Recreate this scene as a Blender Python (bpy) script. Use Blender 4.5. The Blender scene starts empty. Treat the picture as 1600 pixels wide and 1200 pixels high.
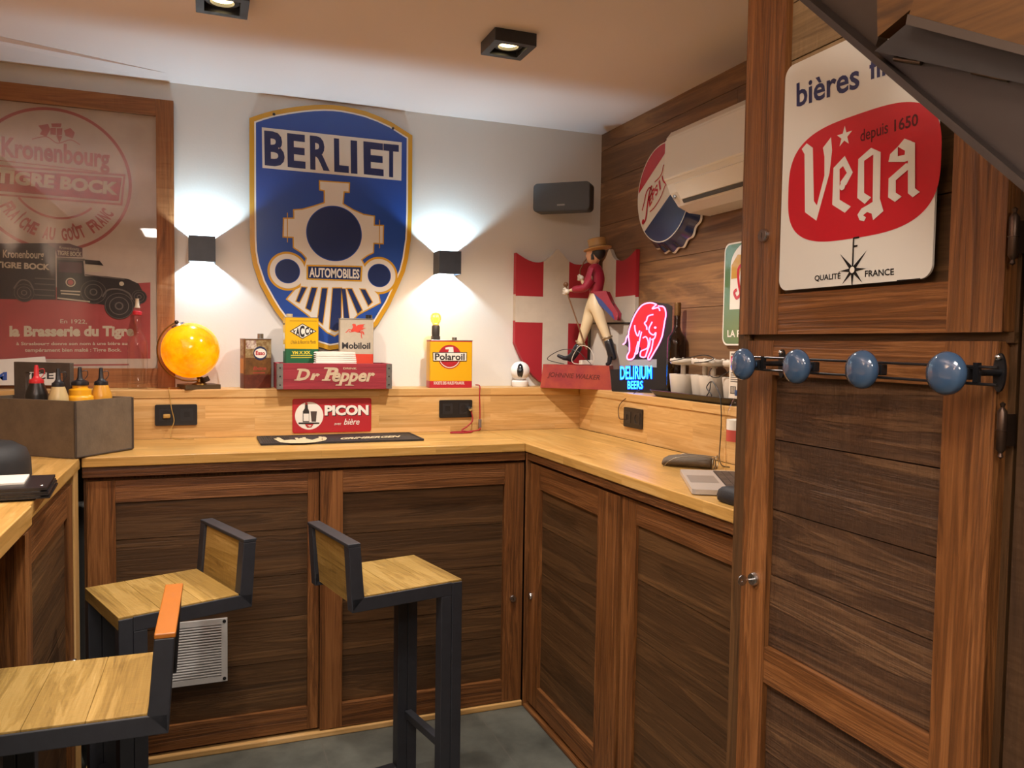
import bpy, bmesh, math, random
from mathutils import Vector, Matrix
from mathutils.geometry import tessellate_polygon
random.seed(7)
C=bpy.context.scene.collection
SC=bpy.context.scene
# ---------------------------------------------------------------- camera
CAM_POS=Vector((-0.387114,-3.500150,1.433898)); CAM_R=Vector((0.933300,-0.358790,0.014880)); CAM_U=Vector((0.003858,0.051454,0.998668)); CAM_F=Vector((0.359077,0.931999,-0.049406)); FPX=1248.9231
cd=bpy.data.cameras.new('camera'); cam=bpy.data.objects.new('camera',cd); C.objects.link(cam)
cd.sensor_width=36; cd.lens=FPX*36/1600; cd.clip_start=.01
B=-CAM_F
cam.matrix_world=Matrix(((CAM_R.x,CAM_U.x,B.x,CAM_POS.x),(CAM_R.y,CAM_U.y,B.y,CAM_POS.y),(CAM_R.z,CAM_U.z,B.z,CAM_POS.z),(0,0,0,1)))
SC.camera=cam
# ---------------------------------------------------------------- exposure, world, general lights
SC.view_settings.view_transform='Standard'; SC.view_settings.look='None'
SC.view_settings.gamma=1; SC.view_settings.use_curve_mapping=False
SC.view_settings.exposure=0.0
SC.cycles.use_denoising=True
SC.cycles.max_bounces=8; SC.cycles.caustics_reflective=False; SC.cycles.caustics_refractive=False
SC.cycles.sample_clamp_indirect=4
wd=bpy.data.worlds.new('world'); SC.world=wd; wd.use_nodes=True
wd.node_tree.nodes['Background'].inputs[0].default_value=(.9,.75,.6,1); wd.node_tree.nodes['Background'].inputs[1].default_value=.05
SOFT=(1,.89,.79); COOL=(.58,.84,1)
def lamp(name,kind,loc,energy,col,rot=(0,0,0),size=.1,size_y=None,spot=None,blend=.4):
    l=bpy.data.lights.new(name,kind); l.energy=energy; l.color=col
    if kind=='AREA':
        l.size=size
        if size_y: l.shape='RECTANGLE'; l.size_y=size_y
    else: l.shadow_soft_size=size
    if kind=='SPOT': l.spot_size=math.radians(spot); l.spot_blend=blend
    o=bpy.data.objects.new(name,l); C.objects.link(o); o.location=loc; o.rotation_euler=rot; return o
# ceiling spots of the rest of the room, behind the camera
lamp('room_spot_light','AREA',(-.35,-3.3,2.40),26,SOFT,size=.5)
lamp('room_spot_light','AREA',(-.6,-4.6,2.40),46,SOFT,size=.6)
lamp('room_spot_light','SPOT',(-.4,-1.95,2.42),75,SOFT,size=.04,spot=95,blend=.7)
# added upward fill spots, out of view at the left, to brighten the ceiling
for q in ((-1.36,-2.0,1.9),(-1.36,-3.4,1.9)): lamp('ceiling_fill_light','SPOT',q,85,(1,.80,.74),(math.pi,0,0),.05,spot=150,blend=.5)
# ---------------------------------------------------------------- dimensions
XR,ZC,YF,XF,YL,XL,ZL,YB,XB,XV,ZT,XD=1.4066,2.4502,-.6237,.7807,-.16,1.2361,1.2404,-.5936,.8104,.6811,1.05,-.765
# ---------------------------------------------------------------- helpers
def lin(h):
    h=h.lstrip('#'); c=[int(h[i:i+2],16)/255 for i in (0,2,4)]
    return tuple(x/12.92 if x<=.04045 else ((x+.055)/1.055)**2.4 for x in c)+(1,)
def ray(u,v): return CAM_F+CAM_R*((u-800)/FPX)-CAM_U*((v-600)/FPX)
def hit(u,v,p0,n):
    q=ray(u,v); n=Vector(n); t=(Vector(p0)-CAM_POS).dot(n)/q.dot(n); return CAM_POS+q*t
def atx(u,v,c): return hit(u,v,(c,0,0),(1,0,0))
def aty(u,v,c): return hit(u,v,(0,c,0),(0,1,0))
def atz(u,v,c): return hit(u,v,(0,0,c),(0,0,1))
class Pl:
    'a plane in the room with 2-D coordinates; n points to the viewer'
    def __init__(s,p0,ex,ey=(0,0,1),n=None):
        s.o=Vector(p0); s.ex=Vector(ex).normalized(); s.ey=Vector(ey).normalized()
        s.n=Vector(n).normalized() if n else s.ex.cross(s.ey)
    def px(s,u,v):
        q=hit(u,v,s.o,s.n)-s.o; return (q.dot(s.ex),q.dot(s.ey))
    def W(s,p,h=0): return s.o+s.ex*p[0]+s.ey*p[1]+s.n*h
BACK=lambda y:Pl((0,y,0),(1,0,0))
RIGHT=lambda x:Pl((x,0,0),(0,-1,0))
def catmull(P,k=8,closed=False):
    P=[Vector(p) for p in P]; n=len(P); out=[]
    for i in range(n if closed else n-1):
        a,b,c,d=(P[(i-1)%n],P[i],P[(i+1)%n],P[(i+2)%n]) if closed else (P[max(i-1,0)],P[i],P[i+1],P[min(i+2,n-1)])
        for j in range(k):
            t=j/k; out.append(.5*((2*b)+(c-a)*t+(2*a-5*b+4*c-d)*t*t+(3*b-a-3*c+d)*t**3))
    if not closed: out.append(P[-1])
    return out
def circ(cx,cy,r,n=48,ry=None,a0=0,a1=360):
    ry=ry or r; full=abs(a1-a0)>=360
    return [(cx+r*math.cos(math.radians(a0+(a1-a0)*i/(n if full else n-1))),cy+ry*math.sin(math.radians(a0+(a1-a0)*i/(n if full else n-1)))) for i in range(n)]
def rrect(x0,y0,x1,y1,r,n=6):
    o=[]
    for cx,cy,a in ((x1-r,y0+r,-90),(x1-r,y1-r,0),(x0+r,y1-r,90),(x0+r,y0+r,180)):
        for i in range(n+1):
            t=math.radians(a+90*i/n); o.append((cx+r*math.cos(t),cy+r*math.sin(t)))
    return o
class MB:
    def __init__(s): s.v=[];s.f=[];s.m=[];s.mats=[]
    def mi(s,m):
        if m not in s.mats: s.mats.append(m)
        return s.mats.index(m)
    def add(s,vs,fs,m):
        b=len(s.v); s.v+=[Vector(v) for v in vs]; k=s.mi(m)
        for f in fs: s.f.append([b+i for i in f]); s.m.append(k)
        return s
    def box(s,a,b,m):
        x0,y0,z0=[min(p,q) for p,q in zip(a,b)]; x1,y1,z1=[max(p,q) for p,q in zip(a,b)]
        return s.add([(x0,y0,z0),(x1,y0,z0),(x1,y1,z0),(x0,y1,z0),(x0,y0,z1),(x1,y0,z1),(x1,y1,z1),(x0,y1,z1)],
          [(3,2,1,0),(4,5,6,7),(0,1,5,4),(1,2,6,5),(2,3,7,6),(3,0,4,7)],m)
    def obox(s,P,x0,x1,y0,y1,h0,h1,m):
        return s.prism([(x0,y0),(x1,y0),(x1,y1),(x0,y1)],P,h0,h1,m)
    def prism(s,poly,P,h0,h1,m,holes=(),side=None,back=True):
        loops=[list(poly)]+[list(h) for h in holes]
        loops=[[(p[0],p[1]) for p in l] for l in loops]
        tri=tessellate_polygon([[Vector((p[0],p[1],0)) for p in l] for l in loops])
        flat=[p for l in loops for p in l]
        def fix(t):
            a,b,c=[flat[i] for i in t]
            return t if (b[0]-a[0])*(c[1]-a[1])-(b[1]-a[1])*(c[0]-a[0])>0 else (t[0],t[2],t[1])
        tri=[fix(t) for t in tri]
        s.add([P.W(p,h1) for p in flat],tri,m)
        if h0 is None: return s
        if back: s.add([P.W(p,h0) for p in flat],[t[::-1] for t in tri],side or m)
        for k,l in enumerate(loops):
            n=len(l); ar=sum(l[i][0]*l[(i+1)%n][1]-l[(i+1)%n][0]*l[i][1] for i in range(n))
            if (ar<0)!=(k>0): l=l[::-1]
            s.add([P.W(p,h0) for p in l]+[P.W(p,h1) for p in l],[(i,(i+1)%n,n+(i+1)%n,n+i) for i in range(n)],side or m)
        return s
    def lathe(s,prof,c,m,n=32,ax=(0,0,1)):
        ax=Vector(ax).normalized(); e=ax.orthogonal().normalized(); g=ax.cross(e); c=Vector(c); vs=[];fs=[]
        for r,z in prof:
            for i in range(n):
                t=2*math.pi*i/n; vs.append(c+ax*z+e*(r*math.cos(t))+g*(r*math.sin(t)))
        for j in range(len(prof)-1):
            for i in range(n): fs.append((j*n+i,j*n+(i+1)%n,(j+1)*n+(i+1)%n,(j+1)*n+i))
        if prof[0][0]>1e-5: fs.append(tuple(range(n))[::-1])
        if prof[-1][0]>1e-5: fs.append(tuple((len(prof)-1)*n+i for i in range(n)))
        return s.add(vs,fs,m)
    def cyl(s,a,b,r,m,n=20,r2=None):
        a=Vector(a);b=Vector(b); return s.lathe([(r,0),(r if r2 is None else r2,(b-a).length)],a,m,n,b-a)
    def tube(s,pts,r,m,n=8,closed=False):
        pts=[Vector(p) for p in pts]; N=len(pts); vs=[];fs=[]; e=None
        for i,p in enumerate(pts):
            t=(pts[(i+1)%N]-pts[i-1]) if closed else (pts[min(i+1,N-1)]-pts[max(i-1,0)])
            if t.length<1e-9: t=Vector((0,0,1))
            t.normalize()
            e=t.orthogonal() if e is None else e-t*e.dot(t)
            if e.length<1e-6: e=t.orthogonal()
            e=e.normalized(); g=t.cross(e); rr=r[i] if isinstance(r,(list,tuple)) else r
            for k in range(n):
                a=2*math.pi*k/n; vs.append(p+e*(rr*math.cos(a))+g*(rr*math.sin(a)))
        for i in range(N if closed else N-1):
            j=(i+1)%N
            for k in range(n): fs.append((i*n+k,i*n+(k+1)%n,j*n+(k+1)%n,j*n+k))
        if not closed: fs.append(tuple(range(n))[::-1]); fs.append(tuple((N-1)*n+k for k in range(n)))
        return s.add(vs,fs,m)
    def sphere(s,c,r,m,n=32,k=20,sc=(1,1,1)):
        c=Vector(c); vs=[];fs=[]
        for j in range(k+1):
            p=math.pi*j/k
            for i in range(n):
                t=2*math.pi*i/n; vs.append(c+Vector((r*sc[0]*math.sin(p)*math.cos(t),r*sc[1]*math.sin(p)*math.sin(t),-r*sc[2]*math.cos(p))))
        for j in range(k):
            for i in range(n): fs.append((j*n+i,j*n+(i+1)%n,(j+1)*n+(i+1)%n,(j+1)*n+i))
        return s.add(vs,fs,m)
    # ---- flat artwork printed on a plane, one thin layer above the other
    def poly(s,P,pts,m,L=1,holes=(),px=True):
        if px: pts=[P.px(*p) for p in pts]; holes=[[P.px(*p) for p in h] for h in holes]
        return s.prism(pts,P,None,ART+L*.0004,m,holes)
    def stroke(s,P,pts,w,m,L=1,px=True,closed=False,k=0):
        if px: pts=[P.px(*p) for p in pts]
        if k: pts=[(p.x,p.y) for p in catmull([(a,b,0) for a,b in pts],k,closed)]
        h=ART+L*.0004; n=len(pts); q=[Vector(p) for p in pts]; vs=[]
        for i in range(n):
            a=q[i-1] if (closed or i) else q[i]; b=q[(i+1)%n] if (closed or i<n-1) else q[i]
            t=b-a; t=t.normalized() if t.length>1e-9 else Vector((1,0)); o=Vector((-t.y,t.x))*(w/2)
            vs+=[P.W(q[i]+o,h),P.W(q[i]-o,h)]
        return s.add(vs,[(2*i+1,2*((i+1)%n)+1,2*((i+1)%n),2*i) for i in range(n if closed else n-1)],m)
    def ring(s,P,c,r0,r1,m,L=1,n=72,a0=0,a1=360):
        if r0<=0: return s.prism(circ(c[0],c[1],r1,n),P,None,ART+L*.0004,m)
        if a1-a0>=360: return s.prism(circ(c[0],c[1],r1,n),P,None,ART+L*.0004,m,[circ(c[0],c[1],r0,n)])
        A=circ(c[0],c[1],r1,n,None,a0,a1); Bq=circ(c[0],c[1],r0,n,None,a0,a1); h=ART+L*.0004
        return s.add([P.W(p,h) for p in A]+[P.W(p,h) for p in Bq],[(n+i,i,i+1,n+i+1)[::-1] for i in range(n-1)],m)
    def text(s,P,txt,bl,br,tl,m,L=1,bold=0.,px=True,shear=0.,depth=0):
        'text whose outline fills the box bl-br-tl exactly'
        if px: bl,br,tl=P.px(*bl),P.px(*br),P.px(*tl)
        V,F=glyphs(txt,bold,shear)
        bl,br,tl=Vector(bl),Vector(br),Vector(tl); ux=br-bl; uy=tl-bl
        T=lambda p:bl+ux*p[0]+uy*p[1]
        s.add([P.W(T(p),ART+L*.0004+depth) for p in V],F,m)
        return s
    def text_arc(s,P,txt,c,r,a0,a1,h,m,L=1,bold=0.,out=False):
        'letters one by one along an arc, a0 to a1 degrees; out: tops point outwards'
        n=len(txt)
        for i,ch in enumerate(txt):
            if ch==' ': continue
            a=math.radians(a0+(a1-a0)*(i+.5)/n); d=Vector((math.cos(a),math.sin(a))); up=d if out else -d
            rt=Vector((up.y,-up.x)); step=abs(math.radians(a1-a0))*r/n; w=step*(.36 if ch in 'IÎ' else .82)
            b=Vector(c)+d*r-rt*(w/2); hh=h*(1.28 if ch in 'ÎÛ' else 1)
            s.text(P,ch,b,b+rt*w,b+up*hh,m,L,bold,px=False)
        return s
    def build(s,name,parent=None,smooth=None,bevel=0,origin=None,seg=2,local=False):
        off=Vector((0,0,0))
        if not local:
            if parent is not None: off=base_of(parent)
            elif origin is not None: off=Vector(origin)
            else:
                lo=[min(v[i] for v in s.v) for i in range(3)]; hi=[max(v[i] for v in s.v) for i in range(3)]
                off=Vector(((lo[0]+hi[0])/2,(lo[1]+hi[1])/2,lo[2]))
        me=bpy.data.meshes.new(name); me.from_pydata([v-off for v in s.v],[],s.f)
        for m in s.mats: me.materials.append(m)
        me.polygons.foreach_set('material_index',s.m); me.validate(); me.update()
        o=bpy.data.objects.new(name,me); C.objects.link(o)
        if smooth: 
            me.polygons.foreach_set('use_smooth',[True]*len(me.polygons)); me.set_sharp_from_angle(angle=math.radians(smooth))
        if bevel:
            b=o.modifiers.new('bevel','BEVEL'); b.width=bevel; b.segments=seg; b.limit_method='ANGLE'; b.angle_limit=math.radians(40)
        if parent is not None: o.parent=parent
        elif not local: o.location=off
        return o
ART=0.0
GC={}
def glyphs(txt,bold=0.,shear=0.):
    key=(txt,bold,shear)
    if key in GC: return GC[key]
    cu=bpy.data.curves.new('lettering','FONT'); cu.body=txt; cu.offset=bold; cu.shear=shear; cu.resolution_u=3; cu.fill_mode='FRONT'
    o=bpy.data.objects.new('lettering',cu); C.objects.link(o)
    dg=bpy.context.evaluated_depsgraph_get(); dg.update(); me=bpy.data.meshes.new_from_object(o.evaluated_get(dg))
    V=[(v.co.x,v.co.y) for v in me.vertices]; F=[tuple(p.vertices) for p in me.polygons]
    bpy.data.objects.remove(o); bpy.data.curves.remove(cu); bpy.data.meshes.remove(me)
    x0=min(p[0] for p in V);x1=max(p[0] for p in V);y0=min(p[1] for p in V);y1=max(p[1] for p in V)
    V=[((p[0]-x0)/(x1-x0),(p[1]-y0)/(y1-y0)) for p in V]
    G=[]
    for f in F:
        a,b,c=V[f[0]],V[f[1]],V[f[2]]
        G.append(f if (b[0]-a[0])*(c[1]-a[1])-(b[1]-a[1])*(c[0]-a[0])>=0 else f[::-1])
    GC[key]=(V,G); return GC[key]
def circle3(a,b,c):
    (ax,ay),(bx,by),(cx,cy)=a,b,c; d=2*(ax*(by-cy)+bx*(cy-ay)+cx*(ay-by))
    ux=((ax*ax+ay*ay)*(by-cy)+(bx*bx+by*by)*(cy-ay)+(cx*cx+cy*cy)*(ay-by))/d; uy=((ax*ax+ay*ay)*(cx-bx)+(bx*bx+by*by)*(ax-cx)+(cx*cx+cy*cy)*(bx-ax))/d
    return (ux,uy),math.hypot(ax-ux,ay-uy)
def base_of(o):
    b=Vector((0,0,0))
    while o is not None: b+=o.location; o=o.parent
    return b
def tag(o,label=None,cat=None,group=None,kind=None):
    for k,v in (('label',label),('category',cat),('group',group),('kind',kind)):
        if v: o[k]=v
    return o
def thing(name,loc,label,cat,group=None):
    o=bpy.data.objects.new(name,None); C.objects.link(o); o.location=loc; o.empty_display_size=.05
    return tag(o,label,cat,group)
def struct(mb,name,**k): return tag(mb.build(name,origin=(0,0,0),**k),kind='structure')
def copy_tree(o,parent=None):
    c=o.copy(); C.objects.link(c)
    if parent is not None: c.parent=parent
    for ch in list(o.children): copy_tree(ch,c)
    return c
# ---------------------------------------------------------------- materials
MC={}
def mat(name,col,rough=.5,metal=0,bump=0,bscale=60,emit=None,estr=0,coat=0,noise=0,nscale=8,spec=.5,col2=None):
    if name in MC: return MC[name]
    m=bpy.data.materials.new(name); m.use_nodes=True; t=m.node_tree; b=t.nodes['Principled BSDF']; N=t.nodes.new; Lk=t.links.new
    c=lin(col) if isinstance(col,str) else tuple(col)+(1,)
    b.inputs['Base Color'].default_value=c; b.inputs['Roughness'].default_value=rough; b.inputs['Metallic'].default_value=metal
    b.inputs['Specular IOR Level'].default_value=spec; b.inputs['Coat Weight'].default_value=coat
    tc=N('ShaderNodeTexCoord')
    if noise:
        n=N('ShaderNodeTexNoise'); n.inputs['Scale'].default_value=nscale; n.inputs['Detail'].default_value=8; n.inputs['Roughness'].default_value=.65
        Lk(tc.outputs['Object'],n.inputs['Vector'])
        r=N('ShaderNodeValToRGB'); c2=lin(col2) if col2 else tuple(x*(1-noise) for x in c[:3])+(1,)
        r.color_ramp.elements[0].position=.35; r.color_ramp.elements[1].position=.62
        r.color_ramp.elements[0].color=c2; r.color_ramp.elements[1].color=c
        Lk(n.outputs['Fac'],r.inputs[0]); Lk(r.outputs[0],b.inputs['Base Color'])
    if bump:
        n=N('ShaderNodeTexNoise'); n.inputs['Scale'].default_value=bscale; n.inputs['Detail'].default_value=5
        Lk(tc.outputs['Object'],n.inputs['Vector']); bp=N('ShaderNodeBump'); bp.inputs['Strength'].default_value=bump; bp.inputs['Distance'].default_value=.004
        Lk(n.outputs['Fac'],bp.inputs['Height']); Lk(bp.outputs[0],b.inputs['Normal'])
    if emit: b.inputs['Emission Color'].default_value=lin(emit); b.inputs['Emission Strength'].default_value=estr
    MC[name]=m; return m
def wood(name,dark,mid,light,axis='X',rough=.55,bump=.25,cross=16,along=1.1,var=.3,staves=None,rings=.5,saw=0,spec=.35):
    key=name+axis
    if key in MC: return MC[key]
    m=bpy.data.materials.new(key); m.use_nodes=True; t=m.node_tree; b=t.nodes['Principled BSDF']; N=t.nodes.new; L=t.links.new
    b.inputs['Specular IOR Level'].default_value=spec
    def math_(op,a,bb):
        n=N('ShaderNodeMath'); n.operation=op
        for i,x in enumerate((a,bb)):
            if isinstance(x,(int,float)): n.inputs[i].default_value=x
            else: L(x,n.inputs[i])
        return n.outputs[0]
    tc=N('ShaderNodeTexCoord'); geo=N('ShaderNodeNewGeometry'); sep=N('ShaderNodeSeparateXYZ'); L(tc.outputs['Object'],sep.inputs[0])
    ax='XYZ'.index(axis); o1,o2=[i for i in range(3) if i!=ax]
    rnd=geo.outputs['Random Per Island']
    u=sep.outputs[ax]; v=math_('ADD',sep.outputs[o1],sep.outputs[o2])
    if staves:
        cb=N('ShaderNodeCombineXYZ'); L(u,cb.inputs[0]); L(v,cb.inputs[1])
        br=N('ShaderNodeTexBrick'); L(cb.outputs[0],br.inputs['Vector']); br.offset=.37; br.offset_frequency=2
        br.inputs['Scale'].default_value=1; br.inputs['Brick Width'].default_value=staves[0]; br.inputs['Row Height'].default_value=staves[1]
        br.inputs['Mortar Size'].default_value=.0006; br.inputs['Mortar Smooth'].default_value=.3; br.inputs['Bias'].default_value=0
        br.inputs['Color1'].default_value=(0,0,0,1); br.inputs['Color2'].default_value=(1,1,1,1); br.inputs['Mortar'].default_value=(.3,.3,.3,1)
        rnd=math_('ADD',rnd,br.outputs['Color'])
    # grain coordinates: long along the board, each board from another part of the tree
    off=math_('MULTIPLY',rnd,37.0)
    cb2=N('ShaderNodeCombineXYZ')
    L(math_('ADD',math_('MULTIPLY',u,along),off),cb2.inputs[0]); L(math_('MULTIPLY',sep.outputs[o1],cross),cb2.inputs[1]); L(math_('ADD',math_('MULTIPLY',sep.outputs[o2],cross),off),cb2.inputs[2])
    n1=N('ShaderNodeTexNoise'); n1.inputs['Scale'].default_value=1; n1.inputs['Detail'].default_value=7; n1.inputs['Roughness'].default_value=.6; n1.inputs['Distortion'].default_value=.9
    L(cb2.outputs[0],n1.inputs['Vector'])
    fine=N('ShaderNodeTexNoise'); fine.inputs['Scale'].default_value=1; fine.inputs['Detail'].default_value=3
    vm=N('ShaderNodeVectorMath'); vm.operation='MULTIPLY'; vm.inputs[1].default_value=(3,9,9); L(cb2.outputs[0],vm.inputs[0]); L(vm.outputs[0],fine.inputs['Vector'])
    ringv=math_('FRACT',math_('MULTIPLY',n1.outputs['Fac'],7.0),0)
    tri=math_('ABSOLUTE',math_('SUBTRACT',ringv,.5),0)
    g=math_('ADD',math_('MULTIPLY',n1.outputs['Fac'],1-rings*.45),math_('MULTIPLY',tri,rings*.7))
    g=math_('ADD',g,math_('MULTIPLY',math_('SUBTRACT',fine.outputs['Fac'],.5),.35))
    r=N('ShaderNodeValToRGB'); e=r.color_ramp.elements; e[0].position=.25; e[0].color=lin(dark); e[1].position=.78; e[1].color=lin(light)
    x=e.new(.5); x.color=lin(mid); L(g,r.inputs[0])
    hs=N('ShaderNodeHueSaturation'); L(r.outputs[0],hs.inputs['Color'])
    wn=N('ShaderNodeTexWhiteNoise'); wn.noise_dimensions='1D'; L(rnd,wn.inputs['W'])
    L(math_('ADD',1-var/2,math_('MULTIPLY',wn.outputs['Value'],var)),hs.inputs['Value'])
    L(hs.outputs[0],b.inputs['Base Color'])
    b.inputs['Roughness'].default_value=rough
    hgt=g
    if saw:
        s2=N('ShaderNodeTexNoise'); s2.inputs['Scale'].default_value=1; s2.inputs['Detail'].default_value=2
        cb3=N('ShaderNodeCombineXYZ'); L(math_('MULTIPLY',u,saw),cb3.inputs[0]); L(math_('MULTIPLY',v,6),cb3.inputs[1]); L(cb3.outputs[0],s2.inputs['Vector'])
        hgt=math_('ADD',g,math_('MULTIPLY',s2.outputs['Fac'],1.2))
    bp=N('ShaderNodeBump'); bp.inputs['Strength'].default_value=bump; bp.inputs['Distance'].default_value=.006; L(hgt,bp.inputs['Height']); L(bp.outputs[0],b.inputs['Normal'])
    MC[key]=m; return m
def glass(name,tint='#ffffff',gloss=.12,rough=.02,fres=1.45):
    if name in MC: return MC[name]
    m=bpy.data.materials.new(name); m.use_nodes=True; t=m.node_tree; t.nodes.remove(t.nodes['Principled BSDF'])
    tr=t.nodes.new('ShaderNodeBsdfTransparent'); tr.inputs[0].default_value=lin(tint); gl=t.nodes.new('ShaderNodeBsdfGlossy'); gl.inputs['Roughness'].default_value=rough
    f=t.nodes.new('ShaderNodeLayerWeight'); f.inputs[0].default_value=.5; mx=t.nodes.new('ShaderNodeMixShader')
    pw=t.nodes.new('ShaderNodeMath'); pw.operation='POWER'; pw.inputs[1].default_value=4; t.links.new(f.outputs['Facing'],pw.inputs[0])
    lw=t.nodes.new('ShaderNodeMath'); lw.operation='MULTIPLY_ADD'; lw.inputs[1].default_value=.8; lw.inputs[2].default_value=((fres-1)/(fres+1))**2; t.links.new(pw.outputs[0],lw.inputs[0])
    t.links.new(lw.outputs[0],mx.inputs[0]); t.links.new(tr.outputs[0],mx.inputs[1]); t.links.new(gl.outputs[0],mx.inputs[2])
    t.links.new(mx.outputs[0],t.nodes['Material Output'].inputs[0]); MC[name]=m; return m
def glow(name,col,s):
    if name in MC: return MC[name]
    m=bpy.data.materials.new(name); m.use_nodes=True; t=m.node_tree; t.nodes.remove(t.nodes['Principled BSDF'])
    e=t.nodes.new('ShaderNodeEmission'); e.inputs[0].default_value=lin(col); e.inputs[1].default_value=s; t.links.new(e.outputs[0],t.nodes['Material Output'].inputs[0]); MC[name]=m; return m
FR=lambda a:wood('frame_wood','#4a2b12','#704622','#946338',a,.5,.5,cross=22,along=1.0,var=.22,rings=.7)
PK=lambda a:wood('stained_plank','#34220f','#4c341c','#694a2a',a,.55,.45,cross=15,along=1.0,var=.45,rings=.45)
CT=lambda a:wood('worktop_wood','#a27a3c','#bf9552','#d2ad70',a,.32,.05,cross=22,along=1.5,var=.22,staves=(.42,.043),rings=.35,spec=.5)
LG=lambda a:wood('ledge_wood','#aa8149','#c59c62','#d7b380',a,.4,.05,cross=18,along=1.3,var=.2,staves=(.5,.052),rings=.35)
ST=lambda a:wood('rough_seat_wood','#6f5424','#97793c','#b4965a',a,.6,.25,cross=20,along=2.0,var=.18,rings=.35,saw=60)
WP=lambda a:wood('wall_plank','#4a3424','#76563a','#a3794d',a,.6,.25,cross=9,along=.9,var=.3,rings=.35)
BLK=mat('black_metal','#2b2d33',.45,.0,noise=.2,nscale=30,spec=.5)
BLKP=mat('black_plastic','#17171a',.35)
CHR=mat('chrome','#c8c8c8',.2,1)
STEEL=mat('brushed_steel','#a9acb0',.32,1)
WHT=mat('white_plaster','#d9d6d0',.85,bump=.08,bscale=120)
# ================================================================= the room
ceilm=mat('white_ceiling','#e4d9d6',.9,bump=.04,bscale=150)
struct(MB().box((-1.55,0,0),(1.55,.12,2.6),WHT),'wall_back')
struct(MB().box((-1.55,-6.2,0),(-1.45,0,2.6),mat('left_wall_paint','#b8a890',.85)),'wall_left')
struct(MB().box((-1.55,-6.3,0),(2.6,-6.2,2.6),mat('rear_wall_paint','#8a6f55',.85)),'wall_front')
struct(MB().box((-1.55,-6.2,ZC),(2.6,0,ZC+.12),ceilm),'ceiling')
struct(MB().box((2.5,-6.2,0),(2.6,-2.7,2.6),mat('rear_wall_paint','#8a6f55')),'wall_side')
# floor of dark slate tiles
fm=bpy.data.materials.new('slate_tile'); fm.use_nodes=True
def _floor(t):
    N=t.nodes.new; L=t.links.new; b=t.nodes['Principled BSDF']; tc=N('ShaderNodeTexCoord'); br=N('ShaderNodeTexBrick'); L(tc.outputs['Object'],br.inputs['Vector'])
    br.offset=.0; br.inputs['Scale'].default_value=1; br.inputs['Brick Width'].default_value=.6; br.inputs['Row Height'].default_value=.6; br.inputs['Mortar Size'].default_value=.0025
    n=N('ShaderNodeTexNoise'); n.inputs['Scale'].default_value=5; n.inputs['Detail'].default_value=9; n.inputs['Roughness'].default_value=.65; L(tc.outputs['Object'],n.inputs['Vector'])
    r=N('ShaderNodeValToRGB'); r.color_ramp.elements[0].color=lin('#3d3f3a'); r.color_ramp.elements[1].color=lin('#61635b'); r.color_ramp.elements[0].position=.3; r.color_ramp.elements[1].position=.7
    L(n.outputs['Fac'],r.inputs[0]); L(r.outputs[0],br.inputs['Color1']); L(r.outputs[0],br.inputs['Color2']); br.inputs['Mortar'].default_value=lin('#57564f')
    L(br.outputs['Color'],b.inputs['Base Color']); b.inputs['Roughness'].default_value=.5
    bp=N('ShaderNodeBump'); bp.inputs['Strength'].default_value=.2; bp.inputs['Distance'].default_value=.004; L(n.outputs['Fac'],bp.inputs['Height']); L(bp.outputs[0],b.inputs['Normal'])
_floor(fm.node_tree)
struct(MB().box((-1.55,-6.2,-.1),(2.6,0,0),fm),'floor')
# sloping strip under the ceiling above the poster
e0=atz(-140,38,2.425); e1=atz(261,124.5,2.425); dx=(e1-e0)
w=MB(); t0=e0-dx*.05
w.add([(t0.x,t0.y,2.425),(e1.x,e1.y,2.4495),(t0.x,-.001,ZC-.0005),(e1.x+.03,-.001,ZC-.0005),(t0.x,t0.y,ZC-.0005)],[(0,2,3,1),(0,1,4),(0,4,2),(4,1,3,2)],ceilm)
struct(w,'trim_1')
# right wall: reclaimed boards, each board its own island of the one wall mesh
w=MB().box((XR+.02,-6.2,0),(XR+.12,0,2.6),WP('Y'))
z=1.0
rs=random.Random(3)
while z<2.45:
    h=rs.choice([.15,.17,.19,.21]); y=0.0
    while y>-2.6:
        ln=rs.uniform(.9,1.9); w.box((XR,max(y-ln,-2.6)+.001,z),(XR+.02,y,min(z+h-.002,2.45)),WP('Y')); y-=ln
    z+=h
struct(w,'wall_right')
# ---------------------------------------------------------------- ceiling lights
def ceiling_light(pts,label,power):
    x,y=pts; s=.073
    t=thing('ceiling_light',(x,y,ZC-.04),label,'ceiling light','square spot lights on the ceiling')
    P=Pl((x,y,ZC-.0005),(1,0,0),(0,-1,0))   # looks down
    m=MB(); m.prism(rrect(-s,-s,s,s,.004),P,0,.012,BLK); m.prism(rrect(-s,-s,s,s,.004),P,.012,.04,BLK,[rrect(-.05,-.05,.05,.05,.003)])
    m.build('housing',t,bevel=.0015)
    m=MB(); m.lathe([(.048,.012),(.048,.026),(.034,.028),(.034,.014)],P.o,mat('lamp_ring','#38393d',.4),32,P.n); m.build('lamp_ring',t,smooth=40)
    m=MB(); m.lathe([(0.0001,.020),(.02,.0195),(.033,.018),(.033,.013)],P.o,glow('warm_lamp',"#ffdf9c",9),32,P.n); m.build('lamp_lens',t,smooth=50)
    lamp('ceiling_spot_light','SPOT',(x,y,ZC-.043),power,SOFT,size=.03,spot=125,blend=.6)
ceiling_light((-.334,-.955),'black square ceiling spot light above the poster side of the room',55)
ceiling_light((.560,-.961),'black square ceiling spot light in front of the corner of the wooden wall',88)
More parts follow.
